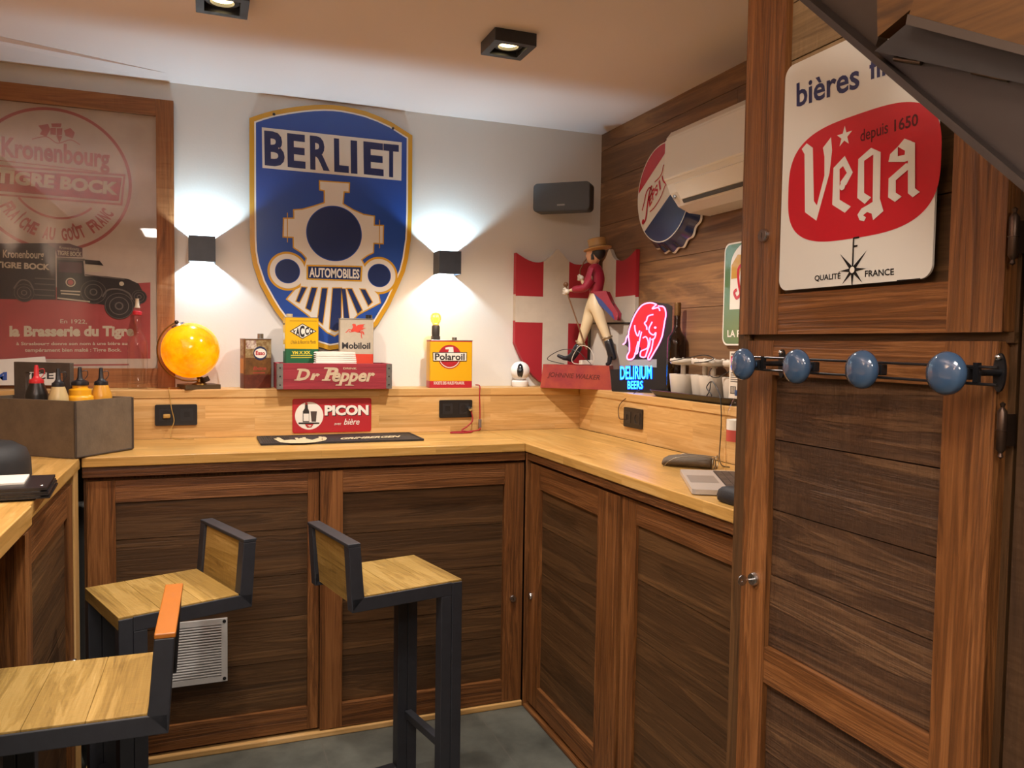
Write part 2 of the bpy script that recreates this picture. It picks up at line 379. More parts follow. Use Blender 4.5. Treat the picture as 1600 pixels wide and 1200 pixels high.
# ---------------------------------------------------------------- cube wall lamps
def wall_lamp(x,z,label,half=.05,dep=.1):
    t=thing('wall_lamp',(x,-.05,z-half),label,'wall lamp','cube wall lamps')
    m=MB(); w_=.004; y0,y1=-.001,-dep
    m.box((x-half,y1,z-half),(x-half+w_,y0,z+half),BLK); m.box((x+half-w_,y1,z-half),(x+half,y0,z+half),BLK)
    m.box((x-half+w_,y1,z-half),(x+half-w_,y1+w_,z+half),BLK)
    m.build('housing',t)
    m=MB(); m.box((x-half+w_,-.012,z-half+.012),(x+half-w_,-.001,z+half-.012),BLK); m.build('back_plate',t)
    m=MB(); m.box((x-half+w_,-.094,z-.004),(x+half-w_,-.012,z+.004),WHT); m.build('lamp_board',t)
    for s,e in ((1,11),(-1,5.5)): lamp('wall_lamp_light','POINT',(x,-.066,z+s*.012),e,COOL,size=.006)
wall_lamp(-.394,1.794,'black cube wall lamp between the poster and the big blue sign')
wall_lamp(.624,1.791,'black cube wall lamp on the right of the big blue sign')
# ================================================================= cabinets and worktops
def frame_door(mb,P,x0,x1,z0,z1,px0,px1,pz0,pz1,h0,h1,ax,mids=()):
    V,H=FR('Z'),FR(ax)
    mb.obox(P,x0,px0,z0,z1,h0,h1,V); mb.obox(P,px1,x1,z0,z1,h0,h1,V)
    mb.obox(P,px0+.0006,px1-.0006,z0,pz0,h0,h1-.0006,H); mb.obox(P,px0+.0006,px1-.0006,pz1,z1,h0,h1-.0006,H)
    for a,b in mids: mb.obox(P,px0+.0006,px1-.0006,a,b,h0,h1-.0006,H)
def planks(mb,P,x0,x1,z0,z1,h0,h1,ax,seed,sizes=(.12,.18),m=None):
    r=random.Random(seed); z=z1
    while z>z0+.001:
        h=r.uniform(*sizes); b=max(z-h,z0)
        if b-z0<.05: b=z0
        mb.obox(P,x0,x1,b+.0012,z-.0012,h0,h1+r.uniform(-.0012,.0012),m or PK(ax)); z=b
def lock(P,x,z,h,parent,key=False):
    m=MB(); m.lathe([(.0001,0),(.014,0),(.014,.004),(.012,.008),(.0001,.008)],P.W((x,z),h),CHR,24,P.n)
    m.box(*(sorted([P.W((x,z),h)+Vector((-.001,-.001,-.006)),P.W((x,z),h+.009)+Vector((.001,.001,.006))],key=lambda q:0)),BLKP)
    o=m.build('lock',parent,smooth=40)
    if key:
        k=MB(); c=P.W((x,z),h+.03); k.cyl(P.W((x,z),h+.006),P.W((x,z),h+.022),.002,CHR)
        Pk=Pl(c,P.n,(0,0,1)); k.prism(circ(0,0,.011,20),Pk,-.001,.001,CHR,[circ(.003,0,.003,12)]); k.build('key',o)
PB=BACK(YB); PR=RIGHT(XB)
def cab(name,label,loc): return thing(name,loc,label,'cabinet')
# back run, two units with one door each
cl=cab('base_cabinet','dark plank cupboard with a metal air grille in its door, behind the two left stools',(-.38,YB,0))
m=MB(); m.box((-.757,YB+.012,.0),(-.0045,-.17,1.012),FR('Z')); m.build('carcass',cl)
m=MB(); frame_door(m,PB,-.746,-.006,.034,.968,-.662,-.045,.117,.895,-.012,.012,'X'); d1=m.build('door',cl,bevel=.0015)
m=MB(); planks(m,PB,-.662,-.045,.117,.895,-.012,-.002,'X',1); m.build('panel',d1)
PG=BACK(YB)
m=MB(); gx0,gx1,gz0,gz1=-.528,-.316,.248,.470
al=mat('grille_metal','#dcdcda',.35,.25)
m.prism([(gx0,gz0),(gx1,gz0),(gx1,gz1),(gx0,gz1)],PG,-.002,.006,al,[[(gx0+.02,gz0+.02),(gx1-.02,gz0+.02),(gx1-.02,gz1-.02),(gx0+.02,gz1-.02)]])
m.obox(PG,gx0+.02,gx1-.02,gz0+.02,gz1-.02,-.004,-.002,BLKP)
n=19
for i in range(n):
    zz=gz0+.026+(gz1-gz0-.052)*i/(n-1); p=[PG.W((gx0+.02,zz+.0035),.001),PG.W((gx1-.02,zz+.0035),.001),PG.W((gx1-.02,zz+.001),.006),PG.W((gx0+.02,zz+.001),.006)]
    dz=Vector((0,0,-.0038)); m.add(p+[q+dz for q in p],[(3,2,1,0),(4,5,6,7),(0,1,5,4),(1,2,6,5),(2,3,7,6),(3,0,4,7)],al)
for a in (gx0+.01,gx1-.01):
    for b in (gz0+.01,gz1-.01): m.lathe([(.0001,.0085),(.006,.007),(.006,.006)],PG.W((a,b),0),BLKP,14,PG.n)
tag(m.build('air_grille',d1),'silver metal air grille')
cr_=cab('base_cabinet','dark plank cupboard with a round lock, behind the stool that stands by itself',(.39,YB,0))
m=MB(); m.box((-.0035,YB+.012,0),(.785,-.17,1.012),FR('Z')); m.build('carcass',cr_)
m=MB(); frame_door(m,PB,-.002,.782,.026,.972,.078,.702,.112,.891,-.012,.018,'X'); d2=m.build('door',cr_,bevel=.0015)
m=MB(); planks(m,PB,.078,.702,.112,.891,-.012,-.002,'X',5); m.build('panel',d2); lock(PB,.742,.435,.018,d2)
# corner post and base strips
struct(MB().box((.787,-.625,.0),(.812,-.17,1.012),FR('Z')).box((.787,-.618,0),(.8105,-.596,1.012),FR('Z')),'trim_2',bevel=.002)
m=MB(); m.box((-.757,YB-.026,0),(.786,YB-.0005+.01,.022),LG('X')); struct(m,'baseboard_back',bevel=.004)
m=MB(); m.box((XB-.024,-2.07,0),(XB+.01,-.627,.016),FR('Y')); struct(m,'baseboard_right',bevel=.004)
# right run
ca=cab('base_cabinet','narrow dark plank cupboard under the counter, next to the inner corner',(XB,-.99,0))
m=MB(); m.box((XB+.012,-1.359,0),(XL,-.628,1.012),FR('Z')); m.build('carcass',ca)
m=MB(); frame_door(m,PR,.640,1.355,.03,.974,.733,1.212,.117,.886,-.012,.012,'Y'); d3=m.build('door',ca,bevel=.0015)
m=MB(); planks(m,PR,.733,1.212,.117,.886,-.012,-.002,'Y',8,(.13,.19)); m.build('panel',d3); lock(PR,.662,.455,.012,d3)
cb_=cab('base_cabinet','dark plank cupboard under the counter, next to the tall cupboard',(XB,-1.7,0))
m=MB(); m.box((XB+.012,-2.068,0),(XL,-1.361,1.012),FR('Z')); m.build('carcass',cb_)
m=MB(); frame_door(m,PR,1.364,2.066,.03,.976,1.447,1.985,.117,.906,-.012,.006,'Y'); d4=m.build('door',cb_,bevel=.0015)
m=MB(); planks(m,PR,1.447,1.985,.117,.906,-.012,-.004,'Y',12,(.13,.2)); m.build('panel',d4)
# left run
PLF=Pl((-.775,0,0),(0,1,0)); PLF.n=Vector((1,0,0))
cc=cab('base_cabinet','dark plank cupboard at the left edge, under the counter with the black folder',(-.775,-1.08,0))
m=MB(); m.box((-1.42,-1.43,0),(-.787,-.62,1.012),FR('Z')); m.build('carcass',cc)
m=MB(); frame_door(m,PLF,-1.43,-.735,.03,.985,-1.36,-.83,.11,.90,-.012,.006,'Y'); d5=m.build('door',cc,bevel=.0015)
m=MB(); planks(m,PLF,-1.36,-.83,.11,.90,-.012,-.004,'Y',21,(.14,.2)); m.build('panel',d5); lock(PLF,-.755,.43,.006,d5)
m=MB(); m.box((-.79,-.728,0),(-.765,-.64,1.012),LG('Z')); tag(m.build('corner_post',cc,bevel=.002),'pale wooden corner post')
m=MB(); m.box((-1.449,-2.6,0),(-1.15,-1.432,1.0),PK('Z')); struct(m,'trim_3')
# worktops
wt=thing('worktop',(0,-.4,1.017),'pale stave-wood counter top running along the back and the right wall','worktop')
m=MB(); m.box((-.757,YF,1.017),(XF,YL+.003,ZT),CT('X')); m.build('back_top',wt,bevel=.003)
m=MB(); m.box((XF+.0004,-2.068,1.017),(XL,YL+.003,ZT),CT('Y')); m.build('right_top',wt,bevel=.003)
m=MB(); m.box((-.757,YF+.008,.982),(XF+.004,YB-.002,1.017),FR('X')); m.build('apron',wt,bevel=.002)
m=MB(); m.box((XF+.008,-2.068,.986),(XB-.002,YF-.001+.009,1.017),FR('Y')); m.build('apron',wt,bevel=.002)
lt=thing('worktop',(-1.1,-1.0,1.012),'pale stave-wood counter top at the left edge, under the grey-brown caddy','worktop')
m=MB(); m.box((-1.449,-1.435,1.013),(XD+.003,-.001,ZT),CT('Y')); m.build('inner_top',lt,bevel=.003)
m=MB(); m.box((-1.449,-2.6,1.008),(XD+.012,-1.4365,ZT+.004),CT('Y')); m.build('outer_top',lt,bevel=.003)
# shelf above the counter with its splash board
sh=thing('wall_shelf',(.3,-.08,1.05),'long pale wooden shelf and splash board above the counter','shelf')
m=MB(); m.box((-.757,YL+.004,ZT+.0005),(XL+.004,-.0005,1.207),LG('X')); m.build('splash_board',sh)
m=MB(); m.box((XL+.004,-2.068,ZT+.0005),(XR-.0005,-.0005,1.207),LG('Y')); m.build('splash_board',sh)
m=MB(); m.box((-.757,YL,1.207),(XL,-.0005,ZL),LG('X')); m.build('shelf_board',sh,bevel=.003)
m=MB(); m.box((XL,-2.068,1.207),(XR-.0005,-.0005,ZL),LG('Y')); m.build('shelf_board',sh,bevel=.003)
m=MB(); m.box((-1.449,-.155,ZT+.001),(-.758,-.0005,ZL),LG('X')); m.build('splash_board',sh)
# ================================================================= tall cupboard
PV=RIGHT(XV)
tc_=thing('tall_cabinet',(XV,-2.38,0),'tall wooden cupboard with two plank doors at the right','cabinet')
m=MB(); m.box((XV+.02,-2.69,.0),(XR-.001,-2.072,2.448),PK('Z')); m.build('carcass',tc_)
m=MB(); m.obox(PV,2.0735,2.110,0,1.452,-.02,.0,PK('Z')); m.obox(PV,2.0735,2.110,1.452,2.448,-.02,.0,PK('Z')); m.obox(PV,2.11,2.69,1.447,1.462,-.02,-.012,PK('Y')); m.build('face_frame',tc_)
m=MB(); frame_door(m,PV,2.112,2.678,.02,1.449,2.190,2.590,.10,1.380,-.02,.004,'Y',[(.752,.826)]); dl=m.build('door',tc_,bevel=.002)
m=MB(); RP=wood('sawn_plank','#2e1e12','#4a3320','#6f5236','Y',.6,.6,cross=17,rings=.6,saw=70); planks(m,PV,2.19,2.59,.826,1.38,-.02,-.008,'Y',31,(.13,.16),RP); planks(m,PV,2.19,2.59,.10,.752,-.02,-.008,'Y',33,(.13,.16),RP); m.build('panel',dl); lock(PV,2.155,.955,.004,dl,True)
m=MB(); frame_door(m,PV,2.083,2.684,1.462,2.44,2.203,2.592,1.541,2.36,-.019,.006,'Y'); du=m.build('door',tc_,bevel=.002)
m=MB(); planks(m,PV,2.203,2.592,1.541,1.93,-.019,-.010,'Y',36,(.1,.14),PK('Y')); planks(m,PV,2.203,2.592,1.93,2.36,-.019,-.010,'Y',35,(.1,.14),wood('pale_plank','#5c4a33','#877050','#a58d69','Y',.7,.4,cross=16,rings=.3,saw=70)); m.build('panel',du); lock(PV,2.157,1.662,.006,du)
HG=mat('dark_bronze','#4a3a30',.35,.8)
for par,z0,z1,yy in ((du,1.573,1.619,-2.697),(dl,1.299,1.345,-2.692)):
    m=MB(); c=Vector((XV-.008,yy,z0)); h=z1-z0; r=.0065
    m.lathe([(.0001,-.018),(.004,-.015),(.0025,-.010),(r,-.004),(r,h*.48),(r+.0015,h*.485),(r+.0015,h*.515),(r,h*.52),(r,h+.004),(.0025,h+.010),(.004,h+.015),(.0001,h+.018)],c,HG,16); m.box((XV-.008,yy-.001,z0),(XV+.02,yy+.003,z1),HG); m.build('hinge',par,smooth=35)
w=MB(); y=-2.70
rs=random.Random(5)
while y>-4.2: w.box((XV+.014,y-.118,0),(XV+.05,y,2.449),wood('rough_plank','#2a1a0c','#46301a','#5f4527','Z',.7,.4,cross=14,rings=.3,saw=50)); y-=.12
w.box((XV+.05,-6.2,0),(XV+.1,-2.70,2.449),PK('Z'))
struct(w,'wall_panelling_side')
# ---------------------------------------------------------------- coat rack
kr=thing('coat_rack',(XV-.03,-2.45,1.38),'wall coat rack of two thin rods with four blue ceramic knobs','coat rack')
hx=XV-.052
m=MB()
for dz in (.012,-.012): m.cyl((hx,-2.19,1.404+dz),(hx,-2.716,1.400+dz),.0022,BLKP,10)
m.build('rod',kr)
for yy in (-2.222,-2.684):
    m=MB(); P=RIGHT(XV-.0045); m.prism([(p[0]-yy,p[1]+1.404) for p in circ(0,0,.0095,20,.028)],P,0,.004,BLKP); m.box((hx-.003,yy-.004,1.390),(hx+.004,yy+.004,1.418),BLKP); m.cyl((hx,yy,1.404),(XV-.005,yy,1.404),.005,BLKP,12)
    m.sphere((XV-.0105,yy,1.426),.005,CHR,12,8); m.build('bracket',kr,smooth=40)
BLU=mat('blue_ceramic','#39526f',.15,coat=.5)
for yy in (-2.199,-2.351,-2.503,-2.660):
    m=MB(); m.lathe([(.007,-.002),(.007,.012),(.012,.014),(.024,.018),(.031,.026),(.0315,.031),(.028,.038),(.018,.043),(.0001,.045)],(hx,yy,1.402),BLU,32,(-1,0,0)); m.build('knob',kr,smooth=60)
    m=MB(); m.box((hx-.002,yy-.012,1.393),(hx+.012,yy+.012,1.411),BLKP); m.build('knob_mount',kr,bevel=.002)
# ================================================================= staircase at the upper right
stm=mat('dark_steel_paint','#211813',.45,.0,bump=.05,bscale=90); SX=.5
sr=thing('staircase',(SX,-2.75,1.6),'underside of a dark steel staircase with wooden steps, in the upper right corner','staircase')
PS=RIGHT(SX); sw=wood('step_wood','#3d260d','#5a3b18','#6e4e25','Y',.55,.1,cross=12,rings=.4)
def steppoly(name,pts,h0,h1,m_,lab=None,dx=0):
    P=RIGHT(SX-h1); m=MB(); m.prism([P.px(*p) for p in pts],P,h0-h1,0,m_); o=m.build(name,sr,bevel=.0015)
    if lab: o['label']=lab
    return o
steppoly('stringer',[(1225,-31),(1366,79),(1700,152),(1700,369)],-.006,.006,stm)
P=RIGHT(SX); a0=P.W(P.px(1225,-31)); a1=P.W(P.px(1700,369)); d_=(a1-a0).normalized(); nn=Vector((0,-d_.z,d_.y)); nn=nn if nn.z>0 else -nn
m=MB(); vs=[a0+Vector((-.022,0,0)),a1+Vector((-.022,0,0)),a1+Vector((.006,0,0)),a0+Vector((.006,0,0))]; m.add(vs+[v+nn*.009 for v in vs],[(0,1,2,3),(7,6,5,4),(0,4,5,1),(1,5,6,2),(2,6,7,3),(3,7,4,0)],stm); m.build('edge_flange',sr)
steppoly('stringer',[(1225,-31),(1366,79),(1372,60),(1376,-31)],-.03,-.012,mat('brown_steel','#2c1f13',.6))
for a,b in (((1398,92),(1440,98)),((1520,112),(1577,124))): m=MB(); P2=RIGHT(SX-.008); m.tube([P2.W(P2.px(*a)),P2.W(P2.px(*b))],.0035,mat('weld_steel','#6d5f52',.35,.6),8); m.build('weld_seam',sr,smooth=60)
steppoly('step_angle',[(1366,80),(1418,36),(1700,112),(1700,153)],.006,.03,mat('dark_angle','#191513',.6))
steppoly('step_angle',[(1415,38),(1418,22),(1700,98),(1700,113)],.02,.05,mat('edge_steel','#3d332a',.5,.2))
steppoly('tread',[(1420,24),(1440,-40),(1700,-40),(1700,99)],.012,.046,sw)
steppoly('tread',[(1371,58),(1370,-40),(1455,-40),(1441,0)],.008,.035,sw)
# ================================================================= bar stools
def make_stool():
    t=thing('bar_stool',(0,0,0),'x','bar stool','wood and black steel bar stools')
    LS,Wd,H,T=.315,.165,.725,.036
    def part(name,mb,**k): return mb.build(name,t,local=True,**k)
    bk=lambda q:q
    for s in (-1,1):
        y0,y1=s*Wd,s*(Wd-T)
        m=MB(); m.box((0,y0,0),(.0345,y1,H-.006),BLK); m.box((.0355,y0,0),(.07,y1,H-.043),BLK); part('leg',m,bevel=.002)
        m=MB(); m.box((.035,y0,H-.043),(LS+.036,y1,H-.004),BLK); part('seat_rail',m,bevel=.002)
        m=MB(); dx=.012
        vs=[(LS,y0,H-.004),(LS+.036,y0,H-.043),(LS+.036,y1,H-.043),(LS,y1,H-.004),(LS+dx,y0,H+.142),(LS+.036+dx,y0,H+.142),(LS+.036+dx,y1,H+.142),(LS+dx,y1,H+.142)]
        f=[(3,2,1,0),(4,5,6,7),(0,1,5,4),(1,2,6,5),(2,3,7,6),(3,0,4,7)]
        if s>0: f=[q[::-1] for q in f]
        m.add(vs,f if s<0 else f,BLK); part('back_post',m,bevel=.002)
        m=MB(); m.box((.07,y0,0),(.40,y1,.03),BLK); part('floor_bar',m,bevel=.002)
    m=MB(); m.box((LS+.012,-Wd,H+.142),(LS+.05,Wd,H+.152),BLK); part('top_rail',m,bevel=.002)
    m=MB(); m.box((.37,-Wd+T,0),(.40,Wd-T,.03),BLK); part('floor_bar',m,bevel=.002)
    m=MB(); m.box((.02,-Wd+T,.19),(.045,Wd-T,.215),BLK); part('foot_rest',m,bevel=.002)
    m=MB(); n=3
    for i in range(n): m.box((-.001+LS*i/n+.0007,-Wd+.004,H-.03 if i else H-.034),(LS*(i+1)/n-.0007 if i<n-1 else LS-.001,Wd-.004,H+.0005),ST('Y'))
    part('seat',m,bevel=.0015)
    m=MB()
    for a,b in ((-.03,.055),(.0565,.141)):
        x0=LS+.008+.012*a/.14; x1=LS+.008+.012*b/.14
        m.add([(x0,-Wd+T,H+a),(x0+.018,-Wd+T,H+a),(x0+.018,Wd-T,H+a),(x0,Wd-T,H+a),(x1,-Wd+T,H+b),(x1+.018,-Wd+T,H+b),(x1+.018,Wd-T,H+b),(x1,Wd-T,H+b)],[(3,2,1,0),(4,5,6,7),(0,1,5,4),(1,2,6,5),(2,3,7,6),(3,0,4,7)],ST('Y'))
    part('backrest',m)
    return t
proto=make_stool()
spots=[(.30,-1.072,192.5,'bar stool standing by itself in front of the back cupboards, its backrest to the left'),
       (-.65,-1.129,20.4,'bar stool by the left cupboard, backrest to the right, partly hidden by the nearest stool'),
       (-.802,-1.705,-1,'nearest bar stool, cut off by the left edge of the picture')]
for i,(x,y,a,lb) in enumerate(spots):
    o=proto if i==0 else copy_tree(proto)
    o.location=(x,y,.0); o.rotation_euler=(0,0,math.radians(a)); o['label']=lb
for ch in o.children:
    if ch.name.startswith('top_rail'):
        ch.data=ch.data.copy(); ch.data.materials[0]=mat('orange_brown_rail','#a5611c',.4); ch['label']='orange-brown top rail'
# ================================================================= signs and pictures on the walls
def K(s,ox,oy): return lambda *pts:[(ox+x/s,oy+y/s) for x,y in pts]
def inset(poly,d):
    n=len(poly); q=[Vector(p) for p in poly]; ar=sum(q[i].x*q[(i+1)%n].y-q[(i+1)%n].x*q[i].y for i in range(n)); s=1 if ar>0 else -1; out=[]
    for i in range(n):
        a=(q[i]-q[i-1]).normalized(); b=(q[(i+1)%n]-q[i]).normalized(); na=Vector((-a.y,a.x))*s; nb=Vector((-b.y,b.x))*s
        v=na+nb; v=v/max(v.length,1e-6); out.append(q[i]+v*(d/max(v.dot(na),.5)))
    return [(p.x,p.y) for p in out]
EN=lambda n,c:mat('enamel_'+n,c,.22,coat=.3,spec=.4)
BLUE,NAVY,GOLD,CREAM=EN('blue','#2b4d9c'),EN('navy','#25325c'),EN('gold','#c7962c'),EN('cream','#d9d3c8')
RED=EN('red','#b3202b'); INK=EN('black','#1a1a1c'); WHITE=EN('white','#e6e1d6')
PRW=mat('printed_white','#e0dace',.5); PRR=mat('printed_red','#a8222a',.45); PRK=mat('printed_black','#17161a',.5); PRY=mat('printed_yellow','#dba90e',.4); PRG=mat('printed_green','#1f5b3a',.4)
# ---- big blue shield sign on the back wall
P=BACK(-.018); c4=K(5,360,140); c5=K(4,360,330)
out=c4((148,222),(240,190),(330,165),(450,143),(560,128),(650,120),(730,118),(800,120),(870,128),(960,145),(1060,170),(1160,208),(1260,255),(1422,358))+c5((1135,0),(1132,100),(1128,180),(1110,300),(1090,380),(1060,450),(1000,580),(920,710),(830,790),(730,850),(620,868),(520,838),(420,775),(330,690),(280,625),(240,560),(180,450),(140,330),(126,250),(122,180),(120,0))
o2=[P.px(*p) for p in out]
sg=MB(); sg.prism(o2,P,-.016,0,GOLD,side=STEEL)
sg.poly(P,inset(o2,.019),WHITE,1,px=False); sg.poly(P,inset(o2,.0255),BLUE,2,px=False)
sg.poly(P,c4((245,295),(1338,412),(1335,712),(250,612)),CREAM,3)
for ch,a,b,c in (('B',(268,592),(425,606),(263,320)),('E',(447,606),(587,620),(443,340)),('R',(624,624),(776,638),(620,358)),('L',(811,642),(925,653),(808,380)),('I',(941,655),(992,660),(938,396)),('E',(1042,662),(1197,678),(1038,404)),('T',(1195,680),(1315,690),(1195,422))):
    sg.text(P,ch,*c4(a,b,c),NAVY,4,.035)
body=c4((690,708),(935,725),(932,808),(892,805),(885,890),(960,935),(1040,970),(1130,985),(1128,1055),(1200,1057))+c5((958,208),(900,205),(897,262),(860,280),(825,305),(835,325),(900,440),(900,490),(930,520),(942,575),(800,650),(690,760),(650,785),(600,760),(480,652),(345,550),(400,485),(430,470),(440,400),(470,295),(440,262),(390,230),(388,168),(325,165),(328,40))+c4((490,1000),(488,935),(560,930),(650,905),(728,880),(728,795),(692,788))
b2=[P.px(*p) for p in body]
def disc(cx,cy,r,m,L):  # crop-5 pixels
    c=P.px(*c5((cx,cy))[0]); e=P.px(*c5((cx+r,cy))[0]); sg.ring(P,c,0,e[0]-c[0],m,L)
sg.poly(P,b2,GOLD,3,px=False)
for x,y,r in ((357,375,124),(930,402,114)): disc(x,y,r,GOLD,4)
sg.poly(P,inset(b2,.0052),CREAM,5,px=False)
for x,y,r,q in ((357,375,110,74),(930,402,101,68)): disc(x,y,r,CREAM,6); disc(x,y,q+4,BLUE,7); disc(x,y,q,NAVY,8)
disc(649,140,172,BLUE,6); disc(649,140,167,NAVY,7)
for sl in (((445,475),(475,478),(430,570),(412,562)),((508,478),(540,480),(500,622),(472,605)),((572,482),(605,482),(575,705),(545,680)),((640,482),(692,482),(690,735),(655,750),(620,735)),((730,485),(758,486),(822,618),(795,640)),((772,486),(772,486.5),(772.5,487),(772,487.2)),((812,488),(842,490),(885,568),(862,590))):
    if abs(sl[0][0]-sl[1][0])<2: continue
    q=[P.px(*p) for p in c5(*sl)]; sg.poly(P,inset(q,-.004),GOLD,6,px=False); sg.poly(P,q,NAVY,7,px=False)
q=[P.px(*p) for p in c5((697,486),(718,486),(745,690),(712,720))]; sg.poly(P,inset(q,-.003),GOLD,6,px=False); sg.poly(P,q,NAVY,7,px=False)
sg.poly(P,c5((475,335),(825,342),(820,440),(475,428)),GOLD,8); sg.poly(P,c5((485,345),(815,351),(810,431),(485,420)),NAVY,9)
sg.text(P,'AUTOMOBILES',*c5((492,413),(805,423),(492,352)),CREAM,10,.03)
for x,y0,y1 in ((356,10,195),(931,55,232)): sg.stroke(P,c5((x,y0),(x,y1)),.0035,GOLD,7)
bs=tag(sg.build('enamel_sign'),'large blue shield-shaped enamel sign with a locomotive front on the white wall','sign')
for x,y in c4((340,193),(1270,303)): m=MB(); m.lathe([(.0001,.005),(.005,.004),(.006,.0005)],P.W(P.px(x,y),.001),BLKP,14,P.n); m.build('screw',bs)
# ---- framed poster on the left
P=BACK(-.014); k1=K(4,0,100); k2=K(4.6167,0,360)
X0,X1,Z0,Z1=-1.44,-.497,ZL+.001,2.372; PW=wood('poster_frame','#5f3517','#8a5730','#a3703f','Z',.6,.3,cross=14,rings=.4,saw=45); PWX=wood('poster_frame','#5f3517','#8a5730','#a3703f','X',.6,.3,cross=14,rings=.4,saw=45)
pt=thing('framed_poster',((X0+X1)/2,-.014,Z0),'large framed old beer poster with a delivery truck, on the left of the back wall','poster')
m=MB(); fw_=.064; PF=BACK(-.001)
m.obox(PF,X0,X0+fw_,Z0,Z1,0,.03,PW); m.obox(PF,X1-fw_,X1,Z0,Z1,0,.03,PW); m.obox(PF,X0+fw_+.0005,X1-fw_-.0005,Z0,Z0+fw_+.012,0,.03,PWX); m.obox(PF,X0+fw_+.0005,X1-fw_-.0005,Z1-fw_,Z1,0,.03,PWX)
m.build('frame',pt,bevel=.0015)
PAP=mat('poster_paper','#b9a899',.85,noise=.18,nscale=5); PRD=mat('poster_red','#9c4040',.85,noise=.2,nscale=9); PRD2=mat('poster_faded_red','#99504c',.85); TRK=mat('poster_truck','#272324',.85,noise=.3,nscale=25); TRL=mat('poster_lettering','#b5a892',.85); TRG=mat('poster_grey','#5d544f',.85); PUR=mat('poster_purple','#4b3038',.85)
m=MB(); m.prism([(X0+.06,Z0+.07),(X1-.06,Z0+.07),(X1-.06,Z1-.06),(X0+.06,Z1-.06)],P,-.01,0,PAP)
cc_,rx=circle3(P.px(0,186),P.px(206,287),P.px(130,387)); cx=cc_[0]
ca,ra_=circle3(*[P.px(*q) for q in ((2,327),(74,374),(177,338))]); ci,ri_=circle3(*[P.px(*q) for q in ((32,312),(95,341),(142,326))])
ad=lambda c,q: math.degrees(math.atan2(P.px(*q)[1]-c[1],P.px(*q)[0]-c[0]))%360
m.ring(P,cc_,rx-.011,rx,PRD2,1); m.ring(P,ci,ri_-.004,ri_+.004,PRD2,1,40,ad(ci,(28,309)),ad(ci,(143,325)))
m.text(P,'Kronenbourg',*k1((10,618),(685,690),(10,452)),PRD2,2,.03)
bq=k1((-400,548),(785,690),(757,885),(-400,760))
m.poly(P,k1((-400,600),(785,690),(765,885),(-400,790)),PRD2,2); m.poly(P,k1((-400,612),(772,702),(752,872),(-400,778)),PAP,3); m.poly(P,k1((-400,632),(762,712),(742,858),(-400,760)),PRD,4)
m.text(P,'TIGRE BOCK',*k1((-30,742),(735,822),(-24,655)),TRL,5,.05)
m.stroke(P,k1((-100,592),(610,672)),.0035,PRD2,2)
m.text_arc(P,'FRAÎCHE AU GOÛT FRANC',ca,ra_,ad(ca,(-4,322)),ad(ca,(181,335)),.048,PRD2,3,.04)
# little coat of arms: crown, shield and two supporters
for pl in (((320,372),(385,372),(380,395),(325,395)),((315,400),(350,400),(350,445),(315,440)),((355,402),(390,402),(388,445),(355,448)),((352,448),(390,450),(372,495)),((240,385),(300,375),(315,410),(290,455),(250,440),(262,415)),((400,415),(440,400),(468,430),(455,465),(410,450))): m.poly(P,k1(*pl),PRD2,2)
m.stroke(P,k1((200,470),(290,455),(360,495),(440,475),(500,505)),.003,PRD2,2,k=6)
m.poly(P,k2((-400,450),(1085,375),(1085,925),(-400,930)),PRD,1)
m.poly(P,k2((-400,95),(400,92),(405,500),(-400,490)),TRK,4)
m.poly(P,k2((330,92),(500,95),(595,128),(595,195),(412,190),(400,130)),PUR,5)
m.text(P,'TIGRE BOCK',*k2((415,178),(590,190),(415,145)),TRL,6,.03); m.text(P,'Kronenbourg',*k2((430,138),(570,152),(430,112)),TRL,6,.0)
m.text(P,'Kronenbourg',*k2((22,215),(318,222),(22,140)),TRL,6,.02); m.text(P,'TIGRE BOCK',*k2((-30,268),(360,288),(-30,222)),TRL,6,.04)
m.poly(P,k2((410,195),(600,205),(612,330),(760,330),(925,350),(1000,385),(1045,470),(1000,560),(760,540),(650,520),(410,500)),TRK,3)
m.poly(P,k2((415,195),(612,205),(612,222),(415,212)),TRG,6); m.poly(P,k2((612,210),(720,220),(748,255),(615,240)),TRK,5); m.poly(P,k2((615,245),(732,255),(728,302),(618,296)),TRL,4)
m.poly(P,k2((425,225),(592,232),(592,310),(425,300)),PUR,5); m.stroke(P,k2((615,320),(900,352)),.004,TRG,6)
def wheel(x,y,r,L):
    c=P.px(*k2((x,y))[0]); e=P.px(*k2((x+r,y))[0]); R=e[0]-c[0]
    m.ring(P,c,0,R,TRK,L); m.ring(P,c,R*.62,R*.68,TRG,L+1); m.ring(P,c,R*.93,R*.97,TRG,L+1); m.ring(P,c,0,R*.3,TRG,L+1); m.ring(P,c,0,R*.2,TRK,L+2)
wheel(175,450,75,6); wheel(675,445,95,6); wheel(1005,480,55,6); wheel(860,545,105,9)
m.stroke(P,k2((740,480),(780,430),(860,425),(930,455),(955,500)),.006,TRG,9,k=6); m.stroke(P,k2((100,420),(150,360),(210,370),(245,430)),.005,TRG,9,k=6)
for yy in (345,385,425,465): m.stroke(P,k2((250,yy),(395,yy+8)),.003,TRG,6)
m.stroke(P,k2((415,488),(650,515)),.005,TRL,7)
c=P.px(*k2((510,375))[0]); m.ring(P,c,.013,.017,TRL,6); m.ring(P,c,0,.010,PRD2,6); c=P.px(*k2((878,385))[0]); m.ring(P,c,0,.0085,TRL,10)
m.stroke(P,k2((437,435),(580,442)),.005,TRL,6); m.stroke(P,k2((440,455),(578,465)),.005,TRL,6)
m.text(P,'En 1922,',*k2((435,675),(628,678),(435,640)),TRL,2,.01); m.text(P,'la Brasserie du Tigre',*k2((68,790),(965,785),(68,688)),TRL,2,.05)
